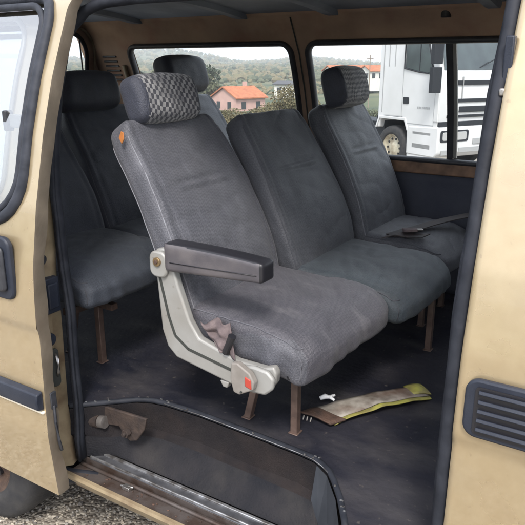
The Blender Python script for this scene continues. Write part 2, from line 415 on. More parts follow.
# loose stones beside the van
def stones():
    mb = MB(); rnd = random.Random(3)
    for i in range(5200):
        x = rnd.uniform(-2.3, -.6); y = rnd.uniform(.45, 1.7); r_ = rnd.uniform(.003, .009) * (1.6 if rnd.random() < .06 else 1)
        vs = []
        for (a, b, c) in ((1, 0, 0), (-1, 0, 0), (0, 1, 0), (0, -1, 0), (0, 0, 1), (0, 0, -1)):
            k = r_ * rnd.uniform(.6, 1.3); vs.append((x + a * k, y + b * k, -.6 + r_ * .35 + c * k * .7))
        mb.add(vs, [(0, 2, 4), (2, 1, 4), (1, 3, 4), (3, 0, 4), (2, 0, 5), (1, 2, 5), (3, 1, 5), (0, 3, 5)], rnd.choice((0, 0, 1, 1, 2)))
    ms = [mat('stone_grey', (.26, .245, .22), .9), mat('stone_tan', (.36, .32, .26), .9), mat('stone_dark', (.13, .12, .11), .9)]
    tag(mb.build('gravel', ms), 'loose small grey and tan gravel on the ground beside the minibus', 'gravel', kind='stuff')
stones()

# ------------------------------------------------------------------ the minibus
Yb = lerp_profile([(-.34, 1.15), (-.30, 1.125), (-.2, 1.105), (0, 1.09), (.30, 1.098), (.318, 1.098), (.33, 1.091), (.42, 1.095), (.5, 1.102), (.65, 1.13), (.83, 1.175), (.97, 1.22), (1.14, 1.29), (1.20, 1.34), (1.25, 1.42)])
Yf = lambda z: 3.96 - Yb(z)
Yfi = lambda z: 3.96 - Yb(z) - .05          # inner face of the far wall
Yd = lambda z: Yb(z) - .08                  # sliding door, slid back outside the body
van = empty('minibus', (-1.0, 2.0, -.6), 'champagne gold minibus with its side door slid open and cloth seats inside', 'minibus')
X0, X1 = -2.86, 1.5
OP0, OP1 = -1.43, -.262                      # door opening
# near side panel forward of the opening
fw = rrect(.10, .95, .62, 1.12, .07)
mb = MB(); sheet(mb, OP1, X1, -.30, 1.25, Yb, [fw])
side = mb.build('front_side_panel', M['gold'], van, smooth=True, solid=.004)
mb = MB(); p = dens(fw, .05); mb.tube([(x, Yb(z) - .002, z) for x, z in p], .018, 8, closed=True, up=(0, 1, 0)); mb.build('window_seal', M['rubber'], side, smooth=True)
mb = MB(); sheet(mb, .10, .95, .62, 1.12, lambda z: Yb(z) + .012, step=.05); mb.build('window_pane', G, side, smooth=True)
# near side panel behind the opening
rw = rrect(-2.62, -1.585, .62, 1.13, .08)
mb = MB(); sheet(mb, X0, OP0 - .055, -.30, 1.25, Yb, [rw]);
rear = mb.build('rear_side_panel', M['gold'], van, smooth=True, solid=.004)
mb = MB(); p = dens(rw, .05); mb.tube([(x, Yb(z) - .002, z) for x, z in p], .008, 8, closed=True, up=(0, 1, 0)); mb.build('window_seal', M['silver'], rear, smooth=True)
mb = MB(); sheet(mb, -2.62, -1.585, .62, 1.13, lambda z: Yb(z) + .012, step=.05); mb.build('window_pane', GM, rear, smooth=True)
def ysl(z): return Yb(z) + lerp_profile([(-.12, .076), (.014, .096), (.37, .097), (.55, .071), (.70, .037), (.83, .023), (.91, .014), (1.0, .004), (1.08, .002), (1.12, .012), (1.16, .0)])(z)
# door frame: rear jamb, front jamb, header
def jamb():
    mb = MB(); zs = [-.2 + 1.36 * i / 40 for i in range(41)]; sec = []
    for z in zs:
        y = Yb(z); w_ = .012 * math.sin(z * 9) if z < .5 else 0
        c_ = max(.006, ysl(z) - Yb(z)); o_ = lambda k: min(k, c_)
        sec.append([(OP0 - .055, y, z), (OP0 - .03, y + .004, z), (OP0 - .012, y + o_(.014), z), (OP0 - .006 + w_ * .5, y + o_(.03), z), (OP0 - .010 - w_, y + o_(.046), z), (OP0 - .008, y + o_(.072), z), (OP0 - .05, y + o_(.074) + .004, z)])
    n = len(sec[0]); vs = [v for s_ in sec for v in s_]
    fs = [(i * n + k, i * n + k + 1, (i + 1) * n + k + 1, (i + 1) * n + k) for i in range(40) for k in range(n - 1)]
    mb.add(vs, fs); return mb
jm = jamb().build('rear_door_jamb', M['gold_dirty'], van, smooth=True)
mb = MB(); sheet(mb, X0, OP0 - .10, 0, 1.2, lambda z: Yb(z) + .06, [rrect(-2.60, -1.60, .62, 1.10, .05)], step=.02); mb.build('near_wall_lining', M['brown'], van, smooth=True)
y_ = Yb(.44) + .02
mb = MB(); mb.box((OP0 - .002, Yb(.45) + .032, .375), (.035, .05, .105)); mb.box((OP0 + .012, Yb(.45) + .03, .375), (.02, .036, .075)); mb.build('door_stop', M['blue_plastic'], jm, bevel=.004)
mb = MB(); mb.disc((OP0 + .004, Yb(.2) + .014, .245), .019, 0, .02); mb.build('rubber_plug', M['blue_plastic'], jm, bevel=.004)
mb = MB(); mb.disc((OP0 + .002, Yb(.5) + .008, .485), .016, 0, .016); mb.build('rubber_plug', M['black_plastic'], jm, bevel=.003)
mb = MB(); mb.prism(rrect(Yb(.15) + .012, Yb(.15) + .042, .09, .21, .013), 0, OP0 - .004, OP0 + .006)
mb.build('latch_slot', M['groove'], jm, bevel=.002)
mb = MB(); mb.tube([(OP0 + .006, Yb(.15) + .030, .195), (OP0 + .018, Yb(.15) + .026, .18), (OP0 + .018, Yb(.15) + .026, .14), (OP0 + .006, Yb(.15) + .030, .125)], .0045); mb.build('striker', M['steel'], jm, smooth=True)
# front jamb behind the seal
mb = MB(); zs = [-.2 + 1.36 * i / 30 for i in range(31)]
vs = []; 
for z in zs: vs += [(OP1, Yb(z), z), (OP1 - .004, Yb(z) + .012, z), (OP1 + .0, Yb(z) + .03, z), (OP1 + .0, Yb(z) + .16, z)]
mb.add(vs, [(i * 4 + k, i * 4 + k + 1, i * 4 + 5 + k, i * 4 + 4 + k) for i in range(30) for k in range(3)])
fj = mb.build('front_door_jamb', M['gold_dirty'], van, smooth=True)
mb = MB(); mb.box((OP1 - .002, Yb(1.0) + .006, 1.0), (.016, .02, .10)); mb.box((OP1 - .004, Yb(.955) + .004, .955), (.010, .012, .014), 1)
mb.build('door_catch', [M['blue_plastic'], M['steel']], fj, bevel=.003)
# header above the opening
mb = MB(); vs = []
for x in (OP0 - .06, OP1 + .01): vs += [(x, Yb(1.18), 1.18), (x, Yb(1.18) + .02, 1.182), (x, Yb(1.18) + .03, 1.20), (x, Yb(1.2) + .06, 1.21)]
mb.add(vs, [(k, k + 1, k + 5, k + 4) for k in range(3)]); mb.add([(OP0 - .06, Yb(z), z) for z in (1.18, 1.20, 1.225, 1.25)] + [(OP1 + .01, Yb(z), z) for z in (1.18, 1.20, 1.225, 1.25)], [(k, k + 1, k + 5, k + 4) for k in range(3)])
mb.build('door_header', M['gold_dirty'], van)
# rubber seal round the opening
sp = [(OP0 + .006, z) for z in [-.185 + .07 * i for i in range(17)]]
sp = [(x + (.008 * math.exp(-((z + .05) / .12) ** 2) - .002 * math.sin(z * 8)), z) for x, z in sp if z < 1.03] + [(OP0 + .006, 1.05)]
arc = [(-1.421, 1.082), (-1.414, 1.102), (-1.400, 1.120), (-1.375, 1.139), (-1.345, 1.151), (-1.31, 1.158)]
top = [(-1.31 + (OP1 - OP0 - .18) * i / 10, 1.163) for i in range(1, 10)]
arc2 = [(OP1 - .06 + .04 * math.sin(R(a)), 1.125 + .038 * math.cos(R(a))) for a in range(0, 90, 13)]
dn = [(OP1 - .024, z) for z in [.95 - .1 * i for i in range(12)]] + [(OP1 - .024, -.19)]
path = sp + arc + top + arc2
mb = MB(); mb.tube([(x, ysl(z), z) for x, z in path], .014, 10, up=(0, 1, 0), flat=1.2); 
mb.tube([(x + .012, ysl(z) - .017, z) for x, z in sp], .006, 6, up=(0, 1, 0))
mb.build('door_seal', M['rubber'], van, smooth=True)
mb = MB()
mb.tube([(OP1 - .014 + .0015 * math.sin(z * 21), Yb(z) + .018, z) for z in [1.16, 1.12] + [z for x, z in dn]], .015, 10, up=(0, 1, 0), flat=1.0)
mb.tube([(OP1 - .026 + .002 * math.sin(z * 17 + 1), Yb(z) + .036, z) for z in [1.16, 1.12] + [z for x, z in dn]], .009, 10, up=(0, 1, 0), flat=1.0)
mb.build('front_edge_seal', M['rubber'], van, smooth=True)
# louvred air vent
vt = MB(); yv = 1.088
po = rrect(-.245, .06, .345, .462, .026); pi = rrect(-.222, -.03, .36, .446, .008)
zc = lambda z: Yb(z)
vt.prism(po, 1, 1.079, 1.093)
vent = vt.build('air_vent', M['blue_plastic'], van, bevel=.004)
mb = MB(); mb.prism(rrect(-.226, -.04, .355, .450, .008), 1, 1.0765, 1.0805); mb.build('vent_recess', M['arm_black'], vent)
for k in range(5):
    z = .366 + k * .0185
    mb = MB(); mb.box((-.133, 1.0745, z), (.172, .010, .0075), rot=Matrix.Rotation(R(-28), 3, 'X')); mb.build('louvre', M['blue_plastic'], vent, bevel=.0015)
# sliding door
DX1, DX0 = -1.348, -2.62
dw = rrect(-2.5, -1.402, .60, 1.172, [.07, .07, .12, .13])
mb = MB(); sheet(mb, DX0, DX1, -.2, 1.23, lambda z: Yd(z), [dw]); door = mb.build('sliding_door', M['gold'], van, smooth=True)
mb = MB()   # edge of the door (its thickness) and inner skin
zs = [-.2 + 1.43 * i / 60 for i in range(61)]; vs = []
for z in zs:
    wv = .006 * noise.noise(Vector((z * 9, 0, 0)))
    vs += [(DX1, Yd(z), z), (DX1 + .0015, Yd(z) + .006, z), (DX1 - .002 + wv, Yd(z) + .040 + wv, z), (DX1 - .03, Yd(z) + .047, z)]
mb.add(vs, [(i * 4 + k, i * 4 + k + 1, i * 4 + 5 + k, i * 4 + 4 + k) for i in range(60) for k in range(3)])
mb.build('door_edge', mat('shaded_gold_edge', (.135, .112, .085), .6, 0, (.085, .07, .052), 12, bump=.1, bscale=60, extra=ex_dirt_low((.09, .06, .04), .5)), door, smooth='auto')  # door's gold paint darkened to brown: the edge's shade is in its colour
mb = MB(); sheet(mb, DX0, DX1 - .03, -.2, 1.23, lambda z: Yd(z) + .045, [dw], step=.02); mb.build('inner_skin', M['gold_dirty'], door, smooth=True)
mb = MB(); p = dens(dw, .05); mb.tube([(x, Yd(z) - .003, z) for x, z in p], .016, 8, closed=True, up=(0, 1, 0), flat=.8)
p2 = dens(rrect(-2.48, -1.424, .622, 1.150, [.06, .06, .105, .115]), .05); mb.tube([(x, Yd(z) - .004, z) for x, z in p2], .010, 8, closed=True, up=(0, 1, 0), flat=.7)
mb.build('window_seal', M['rubber_grey'], door, smooth=True)
mb = MB(); sheet(mb, -2.5, -1.402, .60, 1.172, lambda z: Yd(z) + .012, step=.04); mb.build('window_pane', GD, door, smooth=True)
mb = MB(); mb.prism(rrect(-1.53, -1.515, .83, .885, .006), 1, 1.115, 1.14); mb.prism(rrect(-1.515, -1.47, .84, .875, .004), 1, 1.125, 1.135, 1)
mb.build('window_catch', [M['black_plastic'], M['silver']], door, bevel=.002)
mb = MB(); hz = rrect(-1.64, -1.418, .395, .570, .028); mb.prism(hz, 1, 1.004, 1.022)
hd = mb.build('door_handle', M['blue_plastic'], door, bevel=.005)
mb = MB(); mb.prism(rrect(-1.62, -1.436, .42, .545, .015), 1, .992, 1.006); mb.build('handle_flap', M['black_plastic'], hd, bevel=.006)
mb = MB(); vs = []
mb.prism([(1.013, .085), (.992, .09), (.988, .115), (.992, .138), (1.013, .143)], 0, DX0, DX1 - .006); mb.build('trim_strip', M['blue_plastic'], door, bevel=.004)
mb = MB(); mb.box(((DX0 + DX1) / 2, 1.008, .079), (DX1 - DX0 - .004, .010, .007)); mb.build('trim_edge', mat('cream_trim', (.72, .66, .54), .4), door, bevel=.002)
mb = MB(); mb.box((DX1 - .002, 1.040, .105), (.012, .020, .05)); mb.tube([(DX1 + .002, 1.040, .09), (DX1 + .006, 1.036, .04), (DX1 + .007, 1.04, -.02), (DX1 + .002, 1.05, -.06)], .005)
mb.build('door_latch', M['black_plastic'], door, bevel=.003)
# far wall
W1 = rrect(-2.50, -1.515, .60, 1.095, .05); W2 = rrect(-1.43, -.14, .60, 1.095, .05); W3 = rrect(.0, 1.2, .60, 1.095, .05)
mb = MB(); sheet(mb, X0, X1, .565, 1.22, Yfi, [W1, W2, W3]); mb.build('wall_lining', M['brown'], van, smooth=True, solid=.004)
mb = MB(); mb.box(((X0 + X1) / 2, Yfi(.57) - .006, .567), (X1 - X0, .03, .055)); mb.build('window_ledge', M['brown_wood'], van, bevel=.006)
mb = MB(); sheet(mb, X0, X1, 0, .54, lambda z: Yfi(z) - .005 - .012 * (z < .5), step=.04); mb.build('lower_wall_trim', M['vinyl'], van, smooth='auto', solid=.004)
mb = MB(); sheet(mb, X0, X1, -.30, 1.25, Yf, [grow(W1), grow(W2), grow(W3)], step=.02); mb.build('far_side_panel', M['gold'], van, smooth=True)
for (nm, wpoly, x0, x1, dv) in (('side_window', W1, -2.50, -1.515, None), ('side_window', W2, -1.43, -.14, -.80), ('side_window', W3, 0, 1.2, .6)):
    mb = MB(); p = dens(wpoly, .05); mb.tube([(x, Yfi(z) - .004, z) for x, z in p], .013, 8, closed=True, up=(0, 1, 0), flat=1.6)
    wf = mb.build(nm, M['black_plastic'], van, smooth=True)
    mb = MB(); sheet(mb, x0, x1, .60, 1.095, lambda z: Yfi(z) + .025, step=.05); mb.build('window_pane', G, wf, smooth=True)
    if dv is not None:
        mb = MB(); vs = []
        for z in (.6, .7, .8, .9, 1.0, 1.095):
            y = Yfi(z); vs += [(dv - .013, y + .005, z), (dv + .013, y + .005, z), (dv + .013, y + .03, z), (dv - .013, y + .03, z)]
        mb.add(vs, [(i * 4 + k, i * 4 + (k + 1) % 4, i * 4 + 4 + (k + 1) % 4, i * 4 + 4 + k) for i in range(5) for k in range(4)]); mb.build('divider_bar', M['black_plastic'], wf)
        mb = MB(); vs = []
        for z in (.615, .7, .8, .9, 1.0, 1.085):
            y = Yfi(z); vs += [(dv + .013, y + .012, z), (dv + .027, y + .012, z), (dv + .027, y + .026, z), (dv + .013, y + .026, z)]
        mb.add(vs, [(i * 4 + k, i * 4 + (k + 1) % 4, i * 4 + 4 + (k + 1) % 4, i * 4 + 4 + k) for i in range(5) for k in range(4)]); mb.build('sliding_rail', M['silver'], wf)
# seam in the lining between the windows, and trim posts
mb = MB()
for xx in (-1.475,):
    vs = []
    for z in (.6, .75, .9, 1.05, 1.2): vs += [(xx - .004, Yfi(z) - .006, z), (xx + .004, Yfi(z) - .006, z)]
    mb.add(vs, [(i * 2, i * 2 + 1, i * 2 + 3, i * 2 + 2) for i in range(4)])
mb.build('lining_seam', M['groove'], van)
# corner vent louvres on the far wall behind the last window
mb = MB()
for k in range(6): mb.box((-2.66, Yfi(.9 + k * .025) - .01, .925 + k * .024), (.10, .014, .010))
mb.build('interior_vent', M['arm_black'], van, bevel=.002)
mb = MB(); mb.tube([(-2.565, Yfi(z) - .012, z) for z in (.6, .8, 1.0)], .012); mb.build('trim_post', M['gold_dirty'], van, smooth=True)
# rear wall with the tailgate window
def xr(z): return X0 + .03 + max(0, z - .5) * .10
TW = rrect(1.42, 2.595, .62, 1.165, [.12, .12, .08, .08])
mb = MB(); idx = {}; ny, nz_ = 90, 80; vs = []; fs = []
def RV(i, k):
    if (i, k) not in idx:
        y = 1.12 + 1.72 * i / ny; z = -.1 + 1.35 * k / nz_; idx[(i, k)] = len(vs); vs.append((xr(z), y, z))
    return idx[(i, k)]
for i in range(ny):
    for k in range(nz_):
        y = 1.12 + 1.72 * (i + .5) / ny; z = -.1 + 1.35 * (k + .5) / nz_
        if inside(TW, y, z) or y < Yb(z) + .0 or y > Yfi(z) + .03: continue
        fs.append((RV(i, k), RV(i + 1, k), RV(i + 1, k + 1), RV(i, k + 1)))
mb.add(vs, fs); mb.build('tailgate_wall', M['brown'], van, solid=.004)
mb = MB(); mb.tube([(xr(z) + .006, y, z) for y, z in dens(TW, .05)], .013, 8, closed=True, up=(1, 0, 0), flat=.7)
tw = mb.build('rear_window', M['rubber'], van, smooth=True)
mb = MB(); mb.tube([(xr(z) + .02, y, z) for y, z in dens(rrect(1.36, 2.64, .56, 1.195, [.14, .14, .08, .08]), .05)], .007, 6, closed=True, up=(1, 0, 0)); mb.build('gold_frame_edge', M['gold_dirty'], tw, smooth=True)
mb = MB(); mb.add([(xr(z) + .002, y, z) for y, z in ((1.42, .62), (2.595, .62), (2.595, 1.165), (1.42, 1.165))], [(0, 1, 2, 3)]); mb.build('window_pane', G, tw)
mb = MB(); mb.tube([(xr(z) + .02, y, z) for y, z in ((2.53, 1.13), (2.555, .95), (2.565, .65))], .004); mb.build('window_wire', M['black_plastic'], tw, smooth=True)
# roof: inner ceiling, outer skin, ribs
def arcz(y, z0, h): t = (y - 1.98) / .66; return z0 + h * (1 - t * t)
for (nm, z0, h, mt, yy) in (('ceiling', 1.205, .055, M['ceiling'], (1.33, 2.63)), ('roof', 1.255, .07, M['gold'], (1.30, 2.66))):
    mb = MB(); vs = []; n = 20
    for i in range(n + 1):
        y = yy[0] + (yy[1] - yy[0]) * i / n; z = arcz(y, z0, h); vs += [(X0, y, z), (X1, y, z)]
    mb.add(vs, [(i * 2, i * 2 + 1, i * 2 + 3, i * 2 + 2) for i in range(n)]); mb.build(nm, mt, van, smooth=True, solid=.004)
mb = MB(); mb.tube([(X0, 2.62, 1.205), (X1, 2.62, 1.205)], .02, 8); mb.build('roof_rail', M['ceiling'], van, smooth=True)
for xx in (-2.35, -1.72, -1.27, -.62, .05):
    mb = MB(); vs = []; n = 14
    for i in range(n + 1):
        y = 1.36 + 1.25 * i / n; z = arcz(y, 1.205, .055); k = .6 if i == n else 1
        vs += [(xx - .035, y, z), (xx - .022, y, z - .022 * k), (xx + .022, y, z - .022 * k), (xx + .035, y, z)]
    mb.add(vs, [(i * 4 + k, i * 4 + k + 1, i * 4 + 5 + k, i * 4 + 4 + k) for i in range(n) for k in range(3)] + [(n * 4, n * 4 + 1, n * 4 + 2, n * 4 + 3)])
    mb.build('roof_rib', M['ceiling'], van, smooth='auto')
mb = MB(); mb.disc((-.80, 2.585, 1.19), .02, 2, .03); mb.build('roof_grommet', M['arm_black'], van, bevel=.004)
# front bulkhead so the cab end is closed
mb = MB(); mb.box((X1, 1.98, .5), (.03, 1.7, 1.5)); mb.build('front_end_wall', M['vinyl'], van)
# floor with the step well cut out
lip = [(-1.50, 1.13), (-1.44, 1.17), (-1.408, 1.202), (-1.34, 1.265), (-1.29, 1.312), (-1.25, 1.332), (-1.20, 1.342), (-1.074, 1.348), (-.888, 1.342), (-.72, 1.334), (-.672, 1.328), (-.64, 1.315), (-.611, 1.297), (-.584, 1.268), (-.542, 1.215), (-.50, 1.15), (-.487, 1.128)]
outer = [(OP1 + .02, 1.128), (OP1 + .02, 1.10), (X1, 1.10), (X1, 2.86), (X0, 2.86), (X0, 1.10), (-1.52, 1.10)]
def floor_ex(m, t, b, tc, out):
    N = t.nodes; L = t.links
    ex_dirt_low((.046, .043, .047), .8)(m, t, b, tc, out)
    g = noise_fac(t, tc, 3, .5, .72, 10, stretch=(1, 2.4, 1)); ml = N.new('ShaderNodeMath'); ml.operation = 'MULTIPLY'; L.new(g, ml.inputs[0]); ml.inputs[1].default_value = .5
    add_layer(t, b, None, ml.outputs[0], (.072, .068, .07))
    f = noise_fac(t, tc, 55, .66, .75, 2); ml = N.new('ShaderNodeMath'); ml.operation = 'MULTIPLY'; L.new(f, ml.inputs[0]); ml.inputs[1].default_value = .35
    add_layer(t, b, None, ml.outputs[0], (.16, .14, .12))
MF = mat('rubber_floor', (.010, .011, .018), .6, 0, (.024, .024, .032), 4, (.35, .7), bump=.3, bscale=45, extra=floor_ex, spec=.12)
mb = MB(); pts = lip + outer; mb.add([(x, y, 0) for x, y in pts], [tuple(range(len(pts)))])
fo = mb.build('floor', MF, van)
mb = MB(); mb.tube([(x, y - .001, -.004) for x, y in lip[1:]], .0085, 8, up=(0, 0, 1)); mb.build('step_edge_trim', M['rubber'], van, smooth=True)
mb = MB(); mb.tube([(x, y - .010, -.002) for x, y in lip[6:]], .0013, 6, up=(0, 0, 1)); mb.build('step_edge_wire', M['alu'], van, smooth=True)
mb = MB(); rnd = random.Random(5)
for i in range(20):
    t_ = rnd.uniform(2, len(lip) - 2); k = int(t_); a, b_ = lip[k], lip[k + 1]; f = t_ - k
    x, y = a[0] + (b_[0] - a[0]) * f, a[1] + (b_[1] - a[1]) * f
    mb = MB(); mb.box((x, y + rnd.uniform(-.012, .004), .004), (rnd.uniform(.003, .009), .0035, .003)); mb.build('staple', M['alu'], van)
# well walls (carpet) and well floor
WZ = -.20
mb = MB(); vs = []
wl = dens([*lip[1:]], .03)[:-1]
wl = [p for p in wl if p[1] > 1.10]
lp = lip[1:]
for x, y in lp:
    yc = lambda q: max(min(y - .004, q), min(y, 1.2)) if y > 1.2 else y
    vs += [(x, y - .008, -.012), (x, y - .005 + .003 * math.sin(x * 31), -.055), (x, y - .012 + .004 * math.sin(x * 23), -.098), (x, yc(y - .030), -.116), (x, yc(1.246), WZ + .012)]
mb.add(vs, [(i * 5 + k, i * 5 + k + 1, i * 5 + 6 + k, i * 5 + 5 + k) for i in range(len(lp) - 1) for k in range(4)])
nw = len(lp)
for i in range(nw - 1): mb.m[i * 4 + 3] = 1
mb.build('step_well', [M['carpet'], M['well_mat']], van, smooth='auto', angle=28)
mb = MB(); mb.add([(-.66, 1.316, -.014), (-.615, 1.288, -.014), (-.555, 1.215, -.014), (-.50, 1.122, -.014), (-.50, 1.105, -.19), (-.56, 1.19, -.19), (-.625, 1.262, -.145), (-.665, 1.296, -.12)], [(0, 1, 6, 7), (1, 2, 5, 6), (2, 3, 4, 5)])
mb.build('well_end_plate', mat('grey_metal_plate', (.055, .062, .075), .5, .1, (.03, .034, .042), 8), van)
# sill: aluminium tread, rusty channel, painted lip, rocker
sill = MB()
for (a, b_, z) in ((1.1955, 1.201, WZ + .014), (1.226, 1.236, WZ + .014)): sill.box(((-1.40 - .30) / 2, (a + b_) / 2, z), (1.10, b_ - a, .008))
sill.box((-.85, 1.2185, WZ + .006), (1.10, .050, .012), 1)
sl = sill.build('sill_tread', [M['alu'], mat('worn_tread_base', (.14, .145, .16), .5, .5, (.05, .052, .06), 18, (.35, .65), bump=.1, bscale=90)], van, bevel=.002)
mb = MB(); mb.box((-.85, 1.161, WZ - .016), (1.16, .064, .01)); mb.box((-.85, 1.196, WZ - .004), (1.16, .006, .026)); 
mb.tube([(-1.42, 1.178, WZ - .006), (-1.2, 1.177, WZ - .004), (-.9, 1.178, WZ - .007), (-.3, 1.178, WZ - .005)], .006)
mb.build('door_track', mat('track_metal', (.10, .085, .08), .55, .4, (.055, .036, .028), 16, (.4, .65), bump=.15, bscale=90), van, bevel=.002)
mb = MB(); rnd = random.Random(8)
for i in range(70): 
    mb.box((rnd.uniform(-1.38, -.4), rnd.uniform(1.140, 1.188), WZ - .0095), (rnd.uniform(.003, .012), rnd.uniform(.002, .006), .003), rot=Matrix.Rotation(rnd.uniform(-.5, .5), 3, 'Z'))
tag(mb.build('track_debris', M['rust'], van, bevel=.001), kind='stuff')
mb = MB(); mb.box((-1.21, 1.163, WZ - .005), (.028, .018, .012)); mb.tube([(-1.235, 1.16, WZ - .004), (-1.19, 1.168, WZ - .001)], .004); mb.build('track_clip', M['steel'], van, bevel=.002)
mb = MB(); vs = []
prof = [(1.132, WZ - .012), (1.126, WZ - .004), (1.116, WZ - .005), (1.113, WZ - .014), (1.122, WZ - .03), (1.16, WZ - .08), (1.2, WZ - .12), (1.3, WZ - .12)]
for x in (OP0 - .0, OP1 + .02): vs += [(x, y, z) for y, z in prof]
n = len(prof); mb.add(vs, [(k, k + 1, n + k + 1, n + k) for k in range(n - 1)]); mb.build('rocker_panel', M['gold_dirty'], van, smooth='auto')
mb = MB(); mb.box((-.7, 1.98, -.33), (4.2, 1.5, .03)); mb.box((-.85, 1.30, -.27), (1.3, .04, .12)); mb.build('underbody', M['arm_black'], van)
mb = MB(); mb.tube([(-1.50, 1.12, WZ - .045), (-1.46, 1.13, WZ - .035), (-1.40, 1.15, WZ - .03), (-1.34, 1.175, WZ - .02)], [.02, .026, .022, .012], 10); mb.build('shaded_rail_end', M['rubber'], van, smooth=True)  # shadowed rail end below the pillar; the black colour stands for its shade
# roller arm of the door in the rear corner of the well
mb = MB(); mb.prism([(-1.42, -.045), (-1.36, -.016), (-1.19, -.006), (-1.20, -.045), (-1.235, -.095), (-1.262, -.105), (-1.288, -.095), (-1.305, -.068), (-1.36, -.078), (-1.42, -.10)], 1, 1.238, 1.248)
M['arm_dark'] = mat('dark_rusty_arm', (.062, .044, .036), .75, .2, (.028, .021, .02), 30, (.35, .7), bump=.3, bscale=120)
ra = mb.build('roller_arm', M['arm_dark'], van, bevel=.003)
mb = MB(); mb.disc((-1.265, 1.228, -.072), .014, 1, .016, 6, 0); mb.disc((-1.265, 1.217, -.072), .007, 1, .012, 12, 0); mb.build('arm_bolt', M['arm_dark'], ra, bevel=.001)
mb = MB(); mb.tube([(-1.435, 1.22, -.075), (-1.375, 1.225, -.065)], .021, 14); mb.tube([(-1.372, 1.225, -.065), (-1.352, 1.227, -.062)], .020, 14, 1); mb.build('roller', [M['arm_dark'], mat('roller_ring', (.16, .15, .145), .5, .3, (.08, .07, .065), 40)], ra, smooth='auto')
# rear wheel
def wheel(name, loc, r_, wd, parent, mt, mr, depth=.0):
    mb = MB(); prof = [(r_ * .62, -.5), (r_ * .72, -.52), (r_ * .9, -.5), (r_ * .98, -.42), (r_, -.25), (r_, .25), (r_ * .98, .42), (r_ * .9, .5), (r_ * .72, .52), (r_ * .62, .5)]
    n = 48; vs = []
    for i in range(n):
        a = 2 * math.pi * i / n
        for j, (q, t_) in enumerate(prof):
            vs.append((loc[0] + q * math.cos(a), loc[1] + t_ * wd, loc[2] + q * math.sin(a)))
    m_ = len(prof); fs = [(i * m_ + k, i * m_ + (k + 1) % m_, ((i + 1) % n) * m_ + (k + 1) % m_, ((i + 1) % n) * m_ + k) for i in range(n) for k in range(m_)]
    mb.add(vs, fs); ty = mb.build('tyre', mt, parent, smooth=True)
    rp = [(r_ * .63, -.48), (r_ * .60, -.40), (r_ * .56, -.36), (r_ * .50, -.2), (r_ * .30, -.22), (r_ * .2, -.32), (.001, -.33)]
    mb = MB(); vs = []
    for i in range(n):
        a = 2 * math.pi * i / n
        for q, t_ in rp: vs.append((loc[0] + q * math.cos(a), loc[1] + t_ * wd, loc[2] + q * math.sin(a)))
    m_ = len(rp); fs = [(i * m_ + k, i * m_ + k + 1, ((i + 1) % n) * m_ + k + 1, ((i + 1) % n) * m_ + k) for i in range(n) for k in range(m_ - 1)]
    mb.add(vs, fs)
    rim = mb.build('rim', mr, parent, smooth='auto')
    for i in range(10):
        a = 2 * math.pi * i / 10; mb = MB(); mb.disc((loc[0] + r_ * .41 * math.cos(a), loc[1] - wd * .235, loc[2] + r_ * .41 * math.sin(a)), r_ * .05, 1, wd * .06, 12); mb.build('rim_hole', M['arm_black'], rim)
    return ty
wp = MB(); 
MT = mat('tyre_rubber', (.018, .019, .023), .8, 0, (.035, .034, .034), 14, bump=.2, bscale=80)
hub = MB(); hub.tube([(-1.93, 1.28, -.31), (-1.93, 1.6, -.31)], .06, 10); wr = hub.build('rear_wheel', M['rust'], van, smooth='auto')
wheel('rear_wheel', (-1.93, 1.24, -.31), .29, .19, wr, MT, M['rust_arm'])

# ------------------------------------------------------------------ seats
XJ = -1.01                     # where cushion meets backrest in the middle row
def backface(z): return -.02 - (z - .37) * .60     # x of the front face of the back, seat-local
def nz(p, s, a): return noise.noise(Vector(p) * s) * a
def ridge(p, a): return (1 - abs(noise.noise(Vector(p)))) ** 8 * a

